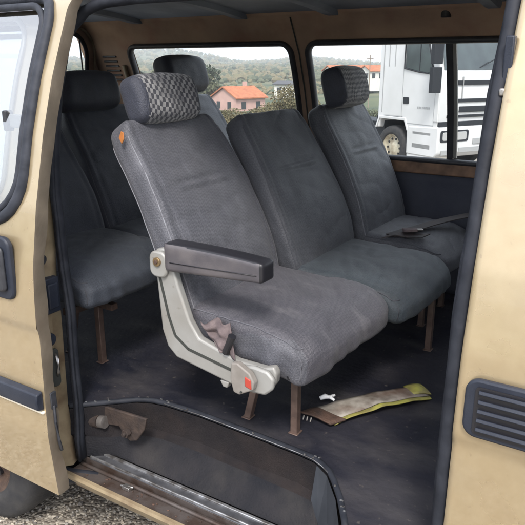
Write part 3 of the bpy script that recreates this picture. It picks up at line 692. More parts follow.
def cushion(ox, oy, w_, parent, mt, ztop=.362, front=.35, seed=0, droop=.03, drop_near=0, pm=None, skew=0, side=None):
    L_ = front + .08; hz_ = .062
    def df(p, q):
        x = p.x; t_ = (p.z / hz_ + 1) / 2; z = p.z; f = max(0, q.x)
        # crowned top, rolled front edge, baggy cover below, all varying smoothly with height
        z += t_ * (.016 * (1 - q.x ** 2) * (1 - q.y ** 2) + .010 * max(0, -q.x) - droop * max(0, q.x - .1) ** 2 + .012 * f * q.y * (skew > 0))
        z -= (1 - t_) * drop_near * max(0, -q.y) * f
        v = Vector((x, p.y, z + seed)); k = nz(v, 9, .006) + nz(v, 24, .002)
        fold = .0035 * math.sin(p.y * 62 + 3 * math.sin(p.y * 17 + seed)) * (1 - t_) * max(0, (q.x - .6) / .4)
        x += (k + fold) * f; z += k * .7 * t_
        z -= t_ * ridge((x * 14 + p.y * 9, p.y * 5 - x * 4, seed), .0045) * (1 - max(0, -q.x) ** 2)
        y = p.y + (nz(v, 12, .006) + .004 * math.sin(x * 55 + 9 * z) * (1 - t_) * (q.y < 0)) * max(0, (abs(q.y) - .7) / .3)
        x -= .028 * f ** 3 * max(0, q.z) ** 2; z -= .010 * f ** 4 * max(0, q.z)
        y *= 1 - .02 * f; x -= .030 * abs(q.y) ** 5 * f; x += skew * q.y * f
        return Vector((ox + L_ / 2 - .06 + x, oy + w_ / 2 + y, ztop - hz_ + z))
    vs, fs = soft_box((L_ / 2, w_ / 2 - .002, hz_), .034, (48, 52, 16), df)
    mb = MB(); mb.add(vs, fs)
    if side:
        for i, f_ in enumerate(fs):
            c = sum((Vector(vs[k]) for k in f_), Vector()) / len(f_)
            if c.y < oy + .030 and c.z < ztop - .030: mb.m[i] = 1
    o = mb.build('seat_cushion', [mt] + ([side] if side else []), parent, smooth=True)
    hx_, hy_, r_ = L_ / 2, w_ / 2 - .002, .034
    def at_(x, y, z): return df(Vector((x, y, z)), Vector((x / hx_, y / hy_, z / hz_)))
    per = [(x, -hy_) for x in [-hx_ + .03 + (2 * hx_ - .03 - r_) * i / 26 for i in range(27)]]
    per += [(hx_ - r_ + r_ * math.sin(R(a)), -hy_ + r_ - r_ * math.cos(R(a))) for a in range(12, 91, 12)]
    def inset(x, y, k): return (x - k * max(0, (abs(x) - hx_ + r_) / r_) * (1 if x > 0 else -1), y - k * max(0, (abs(y) - hy_ + r_) / r_) * (1 if y > 0 else -1))
    pts = []
    for x, y in per:
        x2, y2 = inset(x, y, r_ * .29); pts.append(at_(x2, y2, hz_ - r_ * .29))
    mb = MB(); mb.tube(pts, .0023, 6); mb.build('piping', pm or PIPE, o, smooth=True)
    k_ = R(50); xs, ys_ = hx_ - r_ + r_ * math.sin(k_), -hy_ + r_ - r_ * math.cos(k_)
    mb = MB(); mb.tube([at_(xs, ys_, z) for z in [hz_ - r_ - (2 * hz_ - 1.6 * r_) * i / 9 for i in range(9)]], .0016, 6); mb.build('corner_seam', pm or PIPE, o, smooth=True)
    return o

def backrest(ox, oy, w_, parent, mt, seed=0, zt=.85, lean=.48, xo=0, mark=False, th=.042, pm=None):
    zb = .30; ht = zt - zb; H = ht / 2; top = lean * ht; rr_ = .024
    def spine(t_): t_ = max(0, t_); return -top * (.30 * t_ + 1.05 * t_ ** 2 - .35 * t_ ** 3)
    def frame(t_): sl = -top * (.30 + 2.1 * max(0, t_) - 1.05 * max(0, t_) ** 2) / ht; a_ = math.atan(-sl); return math.cos(a_), math.sin(a_)
    def wid(t_): return 1.012 - .045 * (1 - math.cos(math.pi * min(1, abs(t_ - .32) / .68))) - .10 * max(0, (t_ - .84) / .16) ** 2.2
    def df(p, q):
        # local: x thickness, y width, z up the back
        t_ = (p.z + H) / ht; x = p.x; f = max(0, q.x)
        side_ = max(0, abs(q.y) - .80) / .20
        x += f * (.014 * (1 - q.y ** 2) * math.sin(math.pi * min(1, max(0, t_) * 1.25)) - .003 * math.exp(-((abs(q.y) - .84) / .035) ** 2))
        if mark and abs(q.y) < .62:
            e_ = min(1, (.62 - abs(q.y)) / .2)
            x -= f * e_ * (.0065 * math.exp(-((t_ - .67 - .006 * q.y) / .011) ** 2) + .006 * math.exp(-((t_ - .625 + .006 * q.y) / .011) ** 2) - .005 * math.exp(-((t_ - .648) / .012) ** 2))
        y = p.y * wid(t_)
        v = Vector((x * .3, p.y, p.z + seed)); x += nz(v, 7, .006) + nz(v, 22, .0018)
        x -= f * (1 - abs(q.y) ** 4) * ridge((p.y * 5 + seed, p.z * 13, seed), .0035)
        ca, sa = frame(t_)
        return Vector((ox + xo - .005 - th + x * ca + spine(t_), oy + w_ / 2 + y, zb + ht * t_ + x * sa - .01))
    vs, fs = soft_box((th, w_ / 2 - .003, H), rr_, (10, 44, 96), df)
    mb = MB(); mb.add(vs, fs); o = mb.build('backrest', mt, parent, smooth=True)
    # piping along the near and far edges, front and rear
    for sgn in (-1, 1):
        for fx in (.93, -.93):
            mb = MB(); pts = []
            for i in range(34):
                t_ = .06 + .86 * i / 33
                yy = sgn * (w_ / 2 - .003 - rr_ * .29) * wid(t_)
                xq = (1 if fx > 0 else -1) * (th - rr_ * .29)
                v_ = (xq * .3, sgn * (w_ / 2 - .003 - rr_ * .29), ht * t_ - H + seed); k = nz(v_, 7, .006) + nz(v_, 22, .0018); x = xq + k; ca, sa = frame(t_)
                pts.append((ox + xo - .005 - th + x * ca + spine(t_), oy + w_ / 2 + yy, zb + ht * t_ + x * sa - .01))
            mb.tube(pts, .0020, 6)
            mb.build('piping', pm or PIPE, o, smooth=True)
    return o

def headrest(cx, cy, cz, w_, h_, d_, parent, mats, lean=10, posts=True, seed=0):
    ry = Matrix.Rotation(R(-lean), 3, 'Y')
    def df(p, q):
        x = p.x; 
        if q.x > 0: x += .014 * (1 - q.z ** 2)
        z = p.z + (.010 * (1 - q.y ** 2) if q.z > 0 else 0) - (.004 * (1 - q.y ** 2) if q.z < 0 else 0)
        v = Vector((x, p.y, z + seed)); x += nz(v, 18, .004)
        return ry @ Vector((x, p.y, z)) + Vector((cx, cy, cz))
    vs, fs = soft_box((d_ / 2, w_ / 2, h_ / 2), min(d_, h_) * .36, (14, 30, 18), df)
    mb = MB()
    mb.add(vs, [f for f in fs]); 
    if len(mats) > 1:
        for i, f in enumerate(mb.f):
            c = sum((Vector(mb.v[k]) for k in f), Vector()) / len(f)
            if abs(c.y - cy) > w_ / 2 - .022: mb.m[i] = 1
    o = mb.build('headrest', mats, parent, smooth=True)
    if len(mats) > 1:
        for s_ in (-1, 1):
            mb = MB(); pts = []
            for i in range(24):
                a = 2 * math.pi * i / 24; c_, s2 = math.cos(a), math.sin(a)
                e = .55; px = abs(c_) ** e * (1 if c_ > 0 else -1) * (d_ / 2 - .002) + (.012 * max(0, c_) ** 2); pz = abs(s2) ** e * (1 if s2 > 0 else -1) * (h_ / 2 - .004) + .003 * max(0, s2)
                v = ry @ Vector((px, 0, pz)); pts.append((cx + v.x, cy + s_ * (w_ / 2 - .020), cz + v.z))
            mb.tube(pts, .0022, 6, closed=True, up=(0, 1, 0))
            mb.build('piping', PIPED, o, smooth=True)
    if posts:
        for s_ in (-1, 1):
            mb = MB(); mb.tube([(cx - .02, cy + s_ * .06, cz - .02), (cx - .005, cy + s_ * .06, cz - h_ / 2 - .06)], .006); mb.build('headrest_post', M['steel'], o, smooth=True)
    return o

def base_frame(ox, ys, parent, legs, xf=.235, xb=.075, z1=.225, far=None):
    mb = MB()
    y0, y1 = ys
    for x in (xf, xb): mb.box((ox + x, (y0 + y1) / 2, z1 + .008), (.03, y1 - y0, .025))
    for y in legs: mb.box((ox + (xf + xb) / 2, y, z1 - .002), (xf - xb + .16, .028, .022))
    mb.build('seat_frame', M['rust'], parent, bevel=.002)
    for y in legs:
        for x, dx, mt in ((xf, (far or 0) * (y == legs[-1]), M['leg']), (xb, 0, M['leg'])):
            k_ = .055 if x == xb else 0; c_ = ox + x + dx
            mb = MB(); mb.prism([(c_ - .011, .0), (c_ + .011, .0), (c_ + k_ + .011, z1), (c_ + k_ - .011, z1)], 1, y - .011, y + .011)
            mb.box((c_, y, .002), (.030, .034, .004)); mb.build('leg', mt, parent, bevel=.003)

W_ = .48
# double seat, middle row
S = empty('double_seat', (XJ, 1.28, 0), 'worn grey cloth double seat with armrest and chequered headrest nearest the open door', 'van seat', 'cloth seats in the minibus')
base_frame(XJ, (1.33, 2.20), S, (1.405, 2.15), far=.14)
cushion(XJ, 1.28, W_, S, F1c, ztop=.362, front=.345, seed=1, drop_near=.040, skew=.026, side=F1, pm=PIPEM)
cushion(XJ + .05, 1.765, W_, S, F2c, ztop=.350, front=.352, seed=4, droop=.03, pm=PIPED, skew=.008)
b1 = backrest(XJ, 1.28, W_, S, F1, seed=2, mark=True)
backrest(XJ + .050, 1.765, W_, S, F2, seed=7, zt=.840, pm=PIPED, mark=True)
tag(headrest(-1.298, 1.496, .903, .268, .132, .074, S, [HR, HRs], 18, True, 1), 'black and silver chequered headrest')
mb = MB(); mb.prism([(-1.272, .812), (-1.262, .830), (-1.253, .826), (-1.254, .808), (-1.262, .796)], 1, 1.2835, 1.287); mb.build('orange_patch', M['orange_tag'], b1, bevel=.001)
# side bracket
gy0, gy1 = 1.243, 1.268
outl = [(-1.136, .515), (-1.120, .530), (-1.098, .536), (-1.078, .530), (-1.052, .441), (-1.016, .345), (-.985, .301), (-.863, .268), (-.78, .268), (-.752, .278), (-.742, .262), (-.745, .235), (-.765, .206), (-.858, .190), (-1.066, .226), (-1.096, .252), (-1.113, .30), (-1.124, .44)]
mb = MB(); mb.prism(outl, 1, gy0, gy1); br = mb.build('side_bracket', M['silver'], S, bevel=.006, seg=3)
mb = MB(); gr = [(-1.112, .455), (-1.086, .345), (-1.066, .292), (-1.022, .262), (-.864, .234)]
for a, b_ in zip(gr, gr[1:]):
    d = Vector((b_[0] - a[0], b_[1] - a[1])); n_ = Vector((-d.y, d.x)).normalized() * .0042
    mb.prism([(a[0] + n_.x, a[1] + n_.y), (a[0] - n_.x, a[1] - n_.y), (b_[0] - n_.x, b_[1] - n_.y), (b_[0] + n_.x, b_[1] + n_.y)], 1, gy0 - .0012, gy0 + .004)
mb.build('bracket_groove', M['groove'], br)
mb = MB(); mb.prism(rrect(-1.137, -1.078, .455, .528, .022), 1, gy0 - .012, gy0 + .002); hp = mb.build('hinge_plate', M['silver'], br, bevel=.005)
mb = MB(); mb.disc((-1.107, gy0 - .014, .500), .0125, 1, .008, 20, 0); mb.disc((-1.107, gy0 - .019, .500), .006, 1, .006, 6, 1); mb.build('hinge_bolt', [M['brass'], M['rust']], br, bevel=.001)
mb = MB(); mb.prism([(-.86, .262), (-.80, .272), (-.762, .268), (-.742, .250), (-.745, .222), (-.768, .200), (-.85, .193)], 1, gy0 - .014, gy0 + .001)
mb.build('bracket_end_cap', M['silver'], br, bevel=.006)
mb = MB(); mb.prism([(-.92, .196), (-.89, .197), (-.896, .178), (-.910, .178)], 1, gy0 + .002, gy1 - .004); mb.build('bracket_lug', M['silver'], br, bevel=.003)
# armrest
vs, fs = soft_box((.155, .030, .036), .012, (20, 8, 10), lambda p, q: Vector((p.x, p.y, p.z * (.92 - .20 * q.x) + .004 * (q.z > 0) * (1 - q.x ** 2))))
rt = Matrix.Rotation(R(-1.0), 3, 'Y'); mb = MB()
for f in fs:
    c = sum((Vector(vs[k]) for k in f), Vector()) / 4
    mb.f.append(tuple(f)); mb.m.append(1 if (c.z > .030 + .002 * (1 - (c.x / .155) ** 2) - .0070 * c.x / .155 and abs(c.y) < .03) or c.x > .144 else 0)
mb.v = [tuple(rt @ Vector(v) + Vector((-.928, 1.256, .520))) for v in vs]
ar = mb.build('armrest', [M['arm_vinyl'], M['arm_black']], S, smooth=True)
mb = MB(); mb.tube([(-1.06, 1.2250, .506), (-.95, 1.2250, .510), (-.86, 1.2250, .514), (-.79, 1.2250, .517)], .0012, 6); mb.build('armrest_seam', M['arm_black'], ar, smooth=True)
# buckle
mb = MB(); mb.prism([(-.856, .278), (-.838, .282), (-.800, .262), (-.786, .240), (-.790, .218), (-.832, .194), (-.850, .197), (-.859, .230)], 1, gy0 - .036, gy0 - .016)
bk = mb.build('belt_buckle', M['buckle'], S, bevel=.004, seg=3)
mb = MB(); mb.prism([(-.813, .252), (-.795, .246), (-.793, .220), (-.812, .225)], 1, gy0 - .0385, gy0 - .020); mb.build('release_button', M['red'], bk, bevel=.002)
mb = MB(); mb.disc((-.825, gy0 - .037, .205), .003, 1, .003); mb.build('buckle_rivet', M['groove'], bk)
# strap bundle between cushion and bracket
mb = MB(); vs = []; nu, nv = 22, 16
for i in range(nu + 1):
    for k in range(nv + 1):
        u, v = i / nu, k / nv
        p = Vector((-.990, 1.262, .345)).lerp(Vector((-.892, 1.262, .362)), u).lerp(Vector((-.935, 1.256, .288)).lerp(Vector((-.862, 1.240, .270)), u), v)
        w_2 = .009 * math.sin(u * 9 + v * 5) + .006 * math.sin(v * 14 - u * 4) + noise.noise(Vector((u * 4, v * 4, 2))) * .008
        p.y -= .004 + w_2 * math.sin(math.pi * min(1, .1 + u)) ; p.z += noise.noise(Vector((u * 3, v * 3, 9))) * .012 * (1 - v); vs.append(p)
mb.add(vs, [(i * (nv + 1) + k, (i + 1) * (nv + 1) + k, (i + 1) * (nv + 1) + k + 1, i * (nv + 1) + k + 1) for i in range(nu) for k in range(nv)])
mb.build('belt_webbing', M['web'], S, smooth=True, solid=.003)
mb = MB(); mb.tube([(-.895, 1.240, .284), (-.882, 1.236, .312), (-.870, 1.236, .338)], [.010, .009, .011], 10); mb.build('belt_stalk', M['arm_black'], S, smooth='auto')
# tear in the cover at the near front corner
mb = MB(); mb.prism([(-.742, .236), (-.733, .241), (-.722, .236), (-.724, .228), (-.736, .226)], 1, 1.290, 1.296); mb.build('cover_tear', M['arm_black'], S, bevel=.003)

# single seat by the far windows, middle row
S3 = empty('single_seat', (-.97, 2.26, 0), 'grey single seat with small chequered headrest beside the far sliding window', 'van seat', 'cloth seats in the minibus')
base_frame(-.97, (2.30, 2.68), S3, (2.36, 2.62))
cushion(-.97, 2.262, .455, S3, F3, ztop=.362, front=.33, seed=11, pm=PIPED)
backrest(-.930, 2.262, .455, S3, F3, seed=13, zt=.852, lean=.43, mark=True)
tag(headrest(-1.156, 2.462, .915, .262, .150, .088, S3, [HR3, HRs], 16, True, 5), 'small grey chequered headrest')
mb = MB()
mb.ribbon([(-.86, 2.29, .372), (-.82, 2.34, .384), (-.79, 2.40, .388), (-.76, 2.46, .395), (-.72, 2.54, .402), (-.67, 2.62, .408), (-.62, 2.69, .415), (-.55, 2.74, .43)], (.85, -.5, 0), .05, .004)
mb.ribbon([(-.87, 2.27, .370), (-.83, 2.30, .382), (-.78, 2.31, .378), (-.73, 2.33, .380)], (.3, 1, .1), .05, .004)
bl = mb.build('seat_belt', M['web_black'], S3, smooth='auto')
mb = MB(); mb.box((-.795, 2.325, .395), (.055, .032, .012), rot=Matrix.Rotation(R(35), 3, 'Z')); mb.box((-.765, 2.345, .396), (.03, .022, .006), 1, rot=Matrix.Rotation(R(35), 3, 'Z')); mb.build('belt_buckle', [M['web'], M['steel']], bl, bevel=.003)

# back row
XB = XJ - .80
SB = empty('double_seat', (XB, 1.28, 0), 'dark blue double seat in the back row directly behind the door pillar', 'van seat', 'cloth seats in the minibus')
base_frame(XB, (1.30, 2.20), SB, (1.44, 2.12))
cushion(XB, 1.28, W_, SB, FBc, ztop=.385, seed=21, pm=PIPED); cushion(XB, 1.765, W_, SB, FBc, ztop=.375, seed=24, pm=PIPED)
backrest(XB, 1.28, W_, SB, FB, seed=22, pm=PIPED); backrest(XB, 1.765, W_, SB, FB, seed=27, zt=.835, pm=PIPED)
headrest(XB - .27, 1.47, .92, .28, .14, .10, SB, [FB], 16, True, 31)
headrest(XB - .27, 1.925, .895, .31, .15, .10, SB, [FB], 16, True, 33)
SC = empty('single_seat', (XB, 2.26, 0), 'dark single seat with raised plain headrest in the far back corner', 'van seat', 'cloth seats in the minibus')
base_frame(XB, (2.30, 2.68), SC, (2.36, 2.62))
cushion(XB, 2.28, .455, SC, FBc, ztop=.37, seed=41, pm=PIPED); backrest(XB + .07, 2.285, .455, SC, F3, seed=43, zt=.862, pm=PIPED)
headrest(XB - .22, 2.49, .955, .30, .165, .10, SC, [FB], 14, True, 45)

# ------------------------------------------------------------------ things lying on the floor
def ex_board(m, t, b, tc, out):
    pass
MBd = mat('dirty_white_board', (.30, .28, .25), .6, 0, (.11, .09, .075), 22, extra=ex_dirt_low((.14, .06, .035), .9))
MYl = mat('yellow_edge', (.36, .35, .07), .6, 0, (.17, .15, .06), 30, extra=ex_dirt_low((.16, .12, .04), .5))
B = empty('scrap_panel', (-.66, 1.62, 0), 'bent yellow and dirty white panel offcut with a rusty end lying under the seats', 'panel')
def strip(a0, a1, b0, b1, name, mt, zoff=0, t=.003, hump=.014):
    mb = MB(); n = 26; vs = []
    for i in range(n + 1):
        f = i / n; z = .010 + hump * math.sin(math.pi * f) + zoff
        p = Vector(a0).lerp(Vector(a1), f); q = Vector(b0).lerp(Vector(b1), f)
        for k in range(6):
            g = k / 5; u = p.lerp(q, g); j = noise.noise(Vector((u.x * 30, u.y * 30, zoff * 90)))
            vs.append((u.x + j * .006 * (g - .5), u.y + j * .008 * (g - .5), z + noise.noise(Vector((u.x * 18, u.y * 18, 1))) * .005 - .006 * (g - .5) ** 2))
    mb.add(vs, [(i * 6 + k, i * 6 + k + 1, i * 6 + 7 + k, i * 6 + 6 + k) for i in range(n) for k in range(5)]); return mb.build(name, mt, B, solid=t, smooth='auto')
strip((-.800, 1.50), (-.560, 1.84), (-.705, 1.50), (-.515, 1.80), 'panel_face', MBd, .003)
strip((-.705, 1.498), (-.515, 1.798), (-.693, 1.489), (-.502, 1.784), 'yellow_rim', MYl, .001)
strip((-.806, 1.49), (-.775, 1.535), (-.700, 1.475), (-.672, 1.52), 'rusty_end', M['rust'], .006, .006, .002)
strip((-.60, 1.80), (-.56, 1.845), (-.56, 1.76), (-.51, 1.80), 'yellow_flap', MYl, .008, .003, .006)
mb = MB(); 
for k in range(3): mb.tube([(-.79 + .012 * k, 1.484, .010), (-.788 + .012 * k, 1.474, .002)], .0025)
mb.build('panel_studs', M['steel'], B, smooth='auto')
mb = MB(); mb.tube([(-.735, 1.435, .006), (-.722, 1.445, .012), (-.712, 1.455, .007), (-.702, 1.452, .010)], [.006, .009, .006, .007], 7)
mb.tube([(-.712, 1.455, .008), (-.700, 1.468, .012)], [.006, .004], 6); mb.tube([(-.708, 1.453, .008), (-.692, 1.448, .006)], [.005, .004], 6)
o = mb.build('plastic_scrap', mat('white_plastic', (.8, .82, .85), .4), smooth=True); o.location = (-.05, .14, .02); tag(o, 'tiny crumpled white plastic scrap beside the rusty front seat leg', 'scrap')

# ------------------------------------------------------------------ lorry
ang = R(-73.1 + 44); hx, hy = math.cos(ang), math.sin(ang)
cor = Vector((14.0 * math.sin(R(-17.3)), 14.0 * math.cos(R(-17.3)), 0))
rot = Matrix.Rotation(ang, 3, 'Z'); org = cor - rot @ Vector((0, -1.25, 0))
T = empty('lorry', (org.x, org.y, -1.32), 'white lorry cab parked outside the far windows with black mirror', 'lorry', rz=ang)
MW = mat('white_lorry_paint', (.60, .61, .63), .35, 0, (.50, .51, .52), 1.2, coat=.4)
MGd = mat('dark_grille', (.025, .028, .034), .6, spec=.2)
MLg = mat('tinted_glass', (.06, .08, .085), .06, 0, (.03, .04, .045), 1.5, spec=.8)
MGy = mat('grey_lorry_plastic', (.30, .31, .32), .5)
MLm = mat('lamp_glass', (.45, .46, .47), .12, .3)
def loc(mb, name, m_, parent=T, **k): return mb.build(name, m_, parent, local=True, **k)
mb = MB()
sidep = [(0, 1.0), (.02, 1.45), (0, 2.2), (-.27, 3.0), (-.55, 3.12), (-1.95, 3.12), (-1.95, .95), (-1.88, .95), (-1.85, 1.12), (-1.70, 1.22), (-1.1, 1.22), (-.96, 1.10), (-.92, 1.0)]
mb.prism(sidep, 1, -1.24, 1.24); cab = loc(mb, 'cab', MW, bevel=.05, seg=3)
mb = MB(); mb.prism([(.0, .45), (.08, .55), (.09, 1.06), (.02, 1.10), (-.85, 1.06), (-.90, .95), (-.88, .45)], 1, -1.26, 1.26); bmp = loc(mb, 'bumper', MW, bevel=.03)
for s_ in (-1, 1):
    mb = MB(); mb.prism(rrect(s_ * .80 - .40, s_ * .80 + .40, .78, 1.02, .05), 0, .078, .098); mb.prism(rrect(s_ * .80 - .34, s_ * .80 + .34, .815, .985, .04), 0, .095, .104, 1)
    loc(mb, 'headlight', [MGd, MLm], bevel=.008)
mb = MB(); mb.box((.075, 0, .60), (.05, 1.3, .10)); mb.box((.085, -1.0, .56), (.03, .3, .10)); loc(mb, 'bumper_vent', MGy)
mb = MB(); mb.box((.022, 0, 1.15), (.05, 2.44, .09)); loc(mb, 'bumper_gap', MGd)
for (z, w2, h2) in ((1.30, 2.0, .055), (1.44, 1.35, .12), (1.62, 1.95, .07)):
    mb = MB(); mb.box((.02, 0, z), (.05, w2, h2)); loc(mb, 'grille_slot', MGd, bevel=.005)
mb = MB(); mb.box((.022, -.25, 1.98), (.03, 1.0, .09)); loc(mb, 'wiper_slot', MGd)
mb = MB(); n_ = Vector((.30, 0, .88)); d_ = Vector((-.30, 0, .88)).normalized()
def ws(y, t, o_=.006): return (0 - .27 * t + o_, y, 2.2 + .80 * t + .002)
mb.add([ws(-1.14, .04), ws(1.14, .04), ws(1.05, .93), ws(-1.05, .93)], [(0, 1, 2, 3)]); loc(mb, 'windscreen', MLg, solid=.02)
mb = MB(); mb.prism([(-.20, 2.16), (-.62, 2.20), (-1.06, 2.27), (-1.06, 2.84), (-.42, 2.84)], 1, -1.256, -1.235); loc(mb, 'side_window', MLg, bevel=.01)
mb = MB(); mb.prism([(-.10, 1.0), (-.115, 1.0), (-.115, 2.0), (-.10, 2.0)], 1, -1.2425, -1.238); mb.prism([(-1.13, 1.22), (-1.115, 1.22), (-1.115, 2.9), (-1.13, 2.9)], 1, -1.2425, -1.238); mb.prism([(-.115, 1.12), (-.115, 1.10), (-.96, 1.10), (-.96, 1.12)], 1, -1.2425, -1.238); loc(mb, 'door_outline', MGy)
mb = MB(); mb.prism(rrect(-1.08, -.90, 1.52, 1.66, .02), 1, -1.255, -1.238); loc(mb, 'door_handle', MGd, bevel=.005)
mb = MB(); mb.prism(rrect(-1.64, -1.50, 1.50, 1.64, .02), 1, -1.25, -1.238); loc(mb, 'side_grab', MGd, bevel=.005) if False else None
for (z, h2) in ((2.04, .50), (2.55, .40)):
    mb = MB(); mb.box((.10, -1.46, z), (.10, .24, h2)); mb.tube([(-.12, -1.24, z + .1), (.08, -1.40, z + .1)], .02); loc(mb, 'wing_mirror', MGd, bevel=.03)
for (x_, z0_, z1_) in ((-1.42, 2.3, 2.95), (-1.62, 2.3, 2.95), (-1.80, 1.3, 2.95)):
    mb = MB(); mb.prism([(x_ - .012, z0_), (x_ + .012, z0_), (x_ + .012, z1_), (x_ - .012, z1_)], 1, -1.246, -1.238); loc(mb, 'cab_panel_joint', MGy)
mb = MB(); mb.prism([(-.62, 2.84), (-.60, 2.84), (-.60, 2.19), (-.62, 2.19)], 1, -1.262, -1.25); loc(mb, 'window_post', MGd)
mb = MB(); mb.tube([(-1.09, -1.252, 2.26), (-.62, -1.252, 2.19), (-.17, -1.252, 2.14), (-.40, -1.252, 2.86), (-1.09, -1.252, 2.86)], .018, 6, closed=True, up=(0, 1, 0)); loc(mb, 'window_rubber', MGd, smooth=True)
for zz_ in (2.25, 2.68):
    mb = MB(); mb.tube([(-.14, -1.24, zz_), (-.02, -1.36, zz_ + .02), (.08, -1.46, zz_)], .018, 6); loc(mb, 'mirror_arm', MGd, smooth=True)
for yy_ in (-.62, .62):
    mb = MB(); mb.box((.024, yy_, 1.85), (.04, .012, .5)); loc(mb, 'front_panel_joint', MGy)
mb = MB(); mb.prism([(.03, 1.2), (.03, 2.1), (-.08, 2.14), (-.10, 1.2)], 1, -1.262, -1.235); loc(mb, 'corner_deflector', MW, bevel=.02)
mb = MB(); mb.box((.095, 0, .77), (.02, .52, .12)); loc(mb, 'front_plate_holder', MGy, bevel=.005)
mb = MB(); mb.tube([(-.02, -.2, 2.25), (.03, .25, 2.45)], .012); loc(mb, 'wiper', MGd)
mb = MB(); mb.box((-.42, -1.235, .80), (.75, .03, .05), 1); mb.box((-.42, -1.235, .55), (.75, .03, .05), 1); mb.prism([(-.1, .40), (-.1, 1.0), (-.86, 1.0), (-.86, .40)], 1, -1.245, -1.22, 0)
mb.box((-.42, -1.25, .93), (.55, .02, .05), 1); mb.box((-.42, -1.25, .66), (.55, .02, .09), 1); loc(mb, 'cab_steps', [MW, MGy])
# badge on the door, too small in the photograph to read: faint grey dashes
mb = MB()
for k, w2 in enumerate((.035, .03, .03, .012, .03, .03, .035, .03)): mb.box((-.60 + k * .048, -1.2425, 1.46), (w2, .006, .045))
loc(mb, 'door_badge', MGy)
mb = MB(); wa = loc(mb.tube([(-1.42, -.9, .52), (-1.42, .9, .52)], .07), 'front_axle', MGd)
def twheel(x, y, par):
    class P: pass
    h = MB(); h.tube([(x, y + .1, .52), (x, y + .25, .52)], .12, 10); hb = loc(h, 'wheel', MGd, smooth='auto')
    # build in truck-local space
    global root_loc
    keep = root_loc; root_loc = lambda p: Vector((0, 0, 0))
    wheel('wheel', (x, y, .52), .50, .30, hb, MT, mat('lorry_rim', (.55, .52, .42), .5, .2, (.3, .25, .18), 8))
    root_loc = keep
twheel(-1.42, -1.08, T); twheel(-1.42, 1.08, T); twheel(-4.9, -1.05, T)
mb = MB(); mb.prism([(-.9, .95), (-1.0, 1.16), (-1.85, 1.16), (-1.95, .95), (-2.0, .95), (-1.88, 1.22), (-.96, 1.22), (-.86, .95)], 1, -1.262, -.9); loc(mb, 'wheel_arch', MW, bevel=.01)
mb = MB(); mb.box((-3.7, 0, .85), (5.0, .8, .25)); loc(mb, 'chassis', MGd)
mb = MB(); mb.box((-2.0, 0, .9), (.3, 2.2, .6)); loc(mb, 'engine_shroud', MGd)

# ------------------------------------------------------------------ houses
def at(az, d, z=None):
    x, y = d * math.sin(R(az)), d * math.cos(R(az)); return (x, y, ground_z(x, y) if z is None else z)
MP = mat('pink_render', (.52, .33, .29), .9, 0, (.45, .28, .25), .8); MWh = mat('white_render', (.68, .67, .63), .9, 0, (.58, .57, .54), .8)
MR = mat('orange_tiles', (.42, .15, .07), .85, 0, (.30, .10, .05), 1.5, bump=.2, bscale=5); MDk = mat('dark_opening', (.03, .035, .04), .4); MSl = mat('dark_roof', (.07, .07, .08), .8)
def house(az, d, L_, W2, hw, hr, rz, mw, mr, label, z=None, group=None, wins=3, chim=True):
    p = at(az, d, z); h = empty('house', p, label, 'house', group, rz=rz)
    mb = MB(); mb.prism([(-W2 / 2, -2), (W2 / 2, -2), (W2 / 2, hw), (0, hw + hr), (-W2 / 2, hw)], 0, -L_ / 2, L_ / 2); mb.build('wall', mw, h, local=True)
    mb = MB(); e = .45; k = hr / (W2 / 2)
    mb.prism([(-W2 / 2 - e, hw - e * k + .08), (0, hw + hr + .08), (W2 / 2 + e, hw - e * k + .08), (W2 / 2 + e, hw - e * k + .28), (0, hw + hr + .30), (-W2 / 2 - e, hw - e * k + .28)], 0, -L_ / 2 - .35, L_ / 2 + .35)
    rf = mb.build('roof', mr, h, local=True)
    if chim: mb = MB(); mb.box((L_ * .3, .6, hw + hr + .3), (.6, .6, 1.4)); mb.build('chimney', mw, rf, local=True)
    for s_ in (-1, 1):
        for i in range(wins):
            x = -L_ / 2 + L_ * (i + .5) / wins; mb = MB(); mb.box((x, s_ * (W2 / 2 + .01), hw * .6), (1.0, .08, 1.2)); mb.build('window', MDk, h, local=True)
    for s_ in (-1, 1):
        for i in (-1, 1):
            mb = MB(); mb.box((s_ * (L_ / 2 + .01), i * W2 * .22, hw * .6), (.08, .9, 1.2)); mb.build('window', MDk, h, local=True)
    return h
house(-34.3, 116, 6.8, 6.4, 3.1, 1.6, R(76), MP, MR, 'pink house with orange tiled roof and chimney seen through the rear side window', z=-7.4, wins=2)
house(-29.6, 150, 7.0, 5.0, 3.0, .5, R(10), MWh, MSl, 'low white house with dark roof behind the olive bushes', z=-6.1, chim=False)
hw_ = ['white house with orange roof, leftmost of the row behind the far headrest', 'white gabled house in the middle of the row left of the lorry', 'white house with orange roof, end of the row touching the lorry cab']
for i, (az, d) in enumerate(((-26.0, 172), (-24.3, 175), (-22.9, 172))):
    house(az, d, 4.6, 4.2, 2.9, 1.1, R(62), MWh, MR, hw_[i], z=-3.2, group='white houses on the far slope', wins=2, chim=False)
mb = MB(); mb.tube([(0, 0, 0), (0, 0, 9)], [.12, .07], 8); mb.tube([(-.6, 0, 8.4), (.6, 0, 8.4)], .05, 6); pl = mb.build('utility_pole', mat('pole_wood', (.22, .18, .14), .9), smooth='auto'); pl.location = at(-23.1, 120); tag(pl, 'thin utility pole rising above the white houses beside the lorry', 'utility pole')

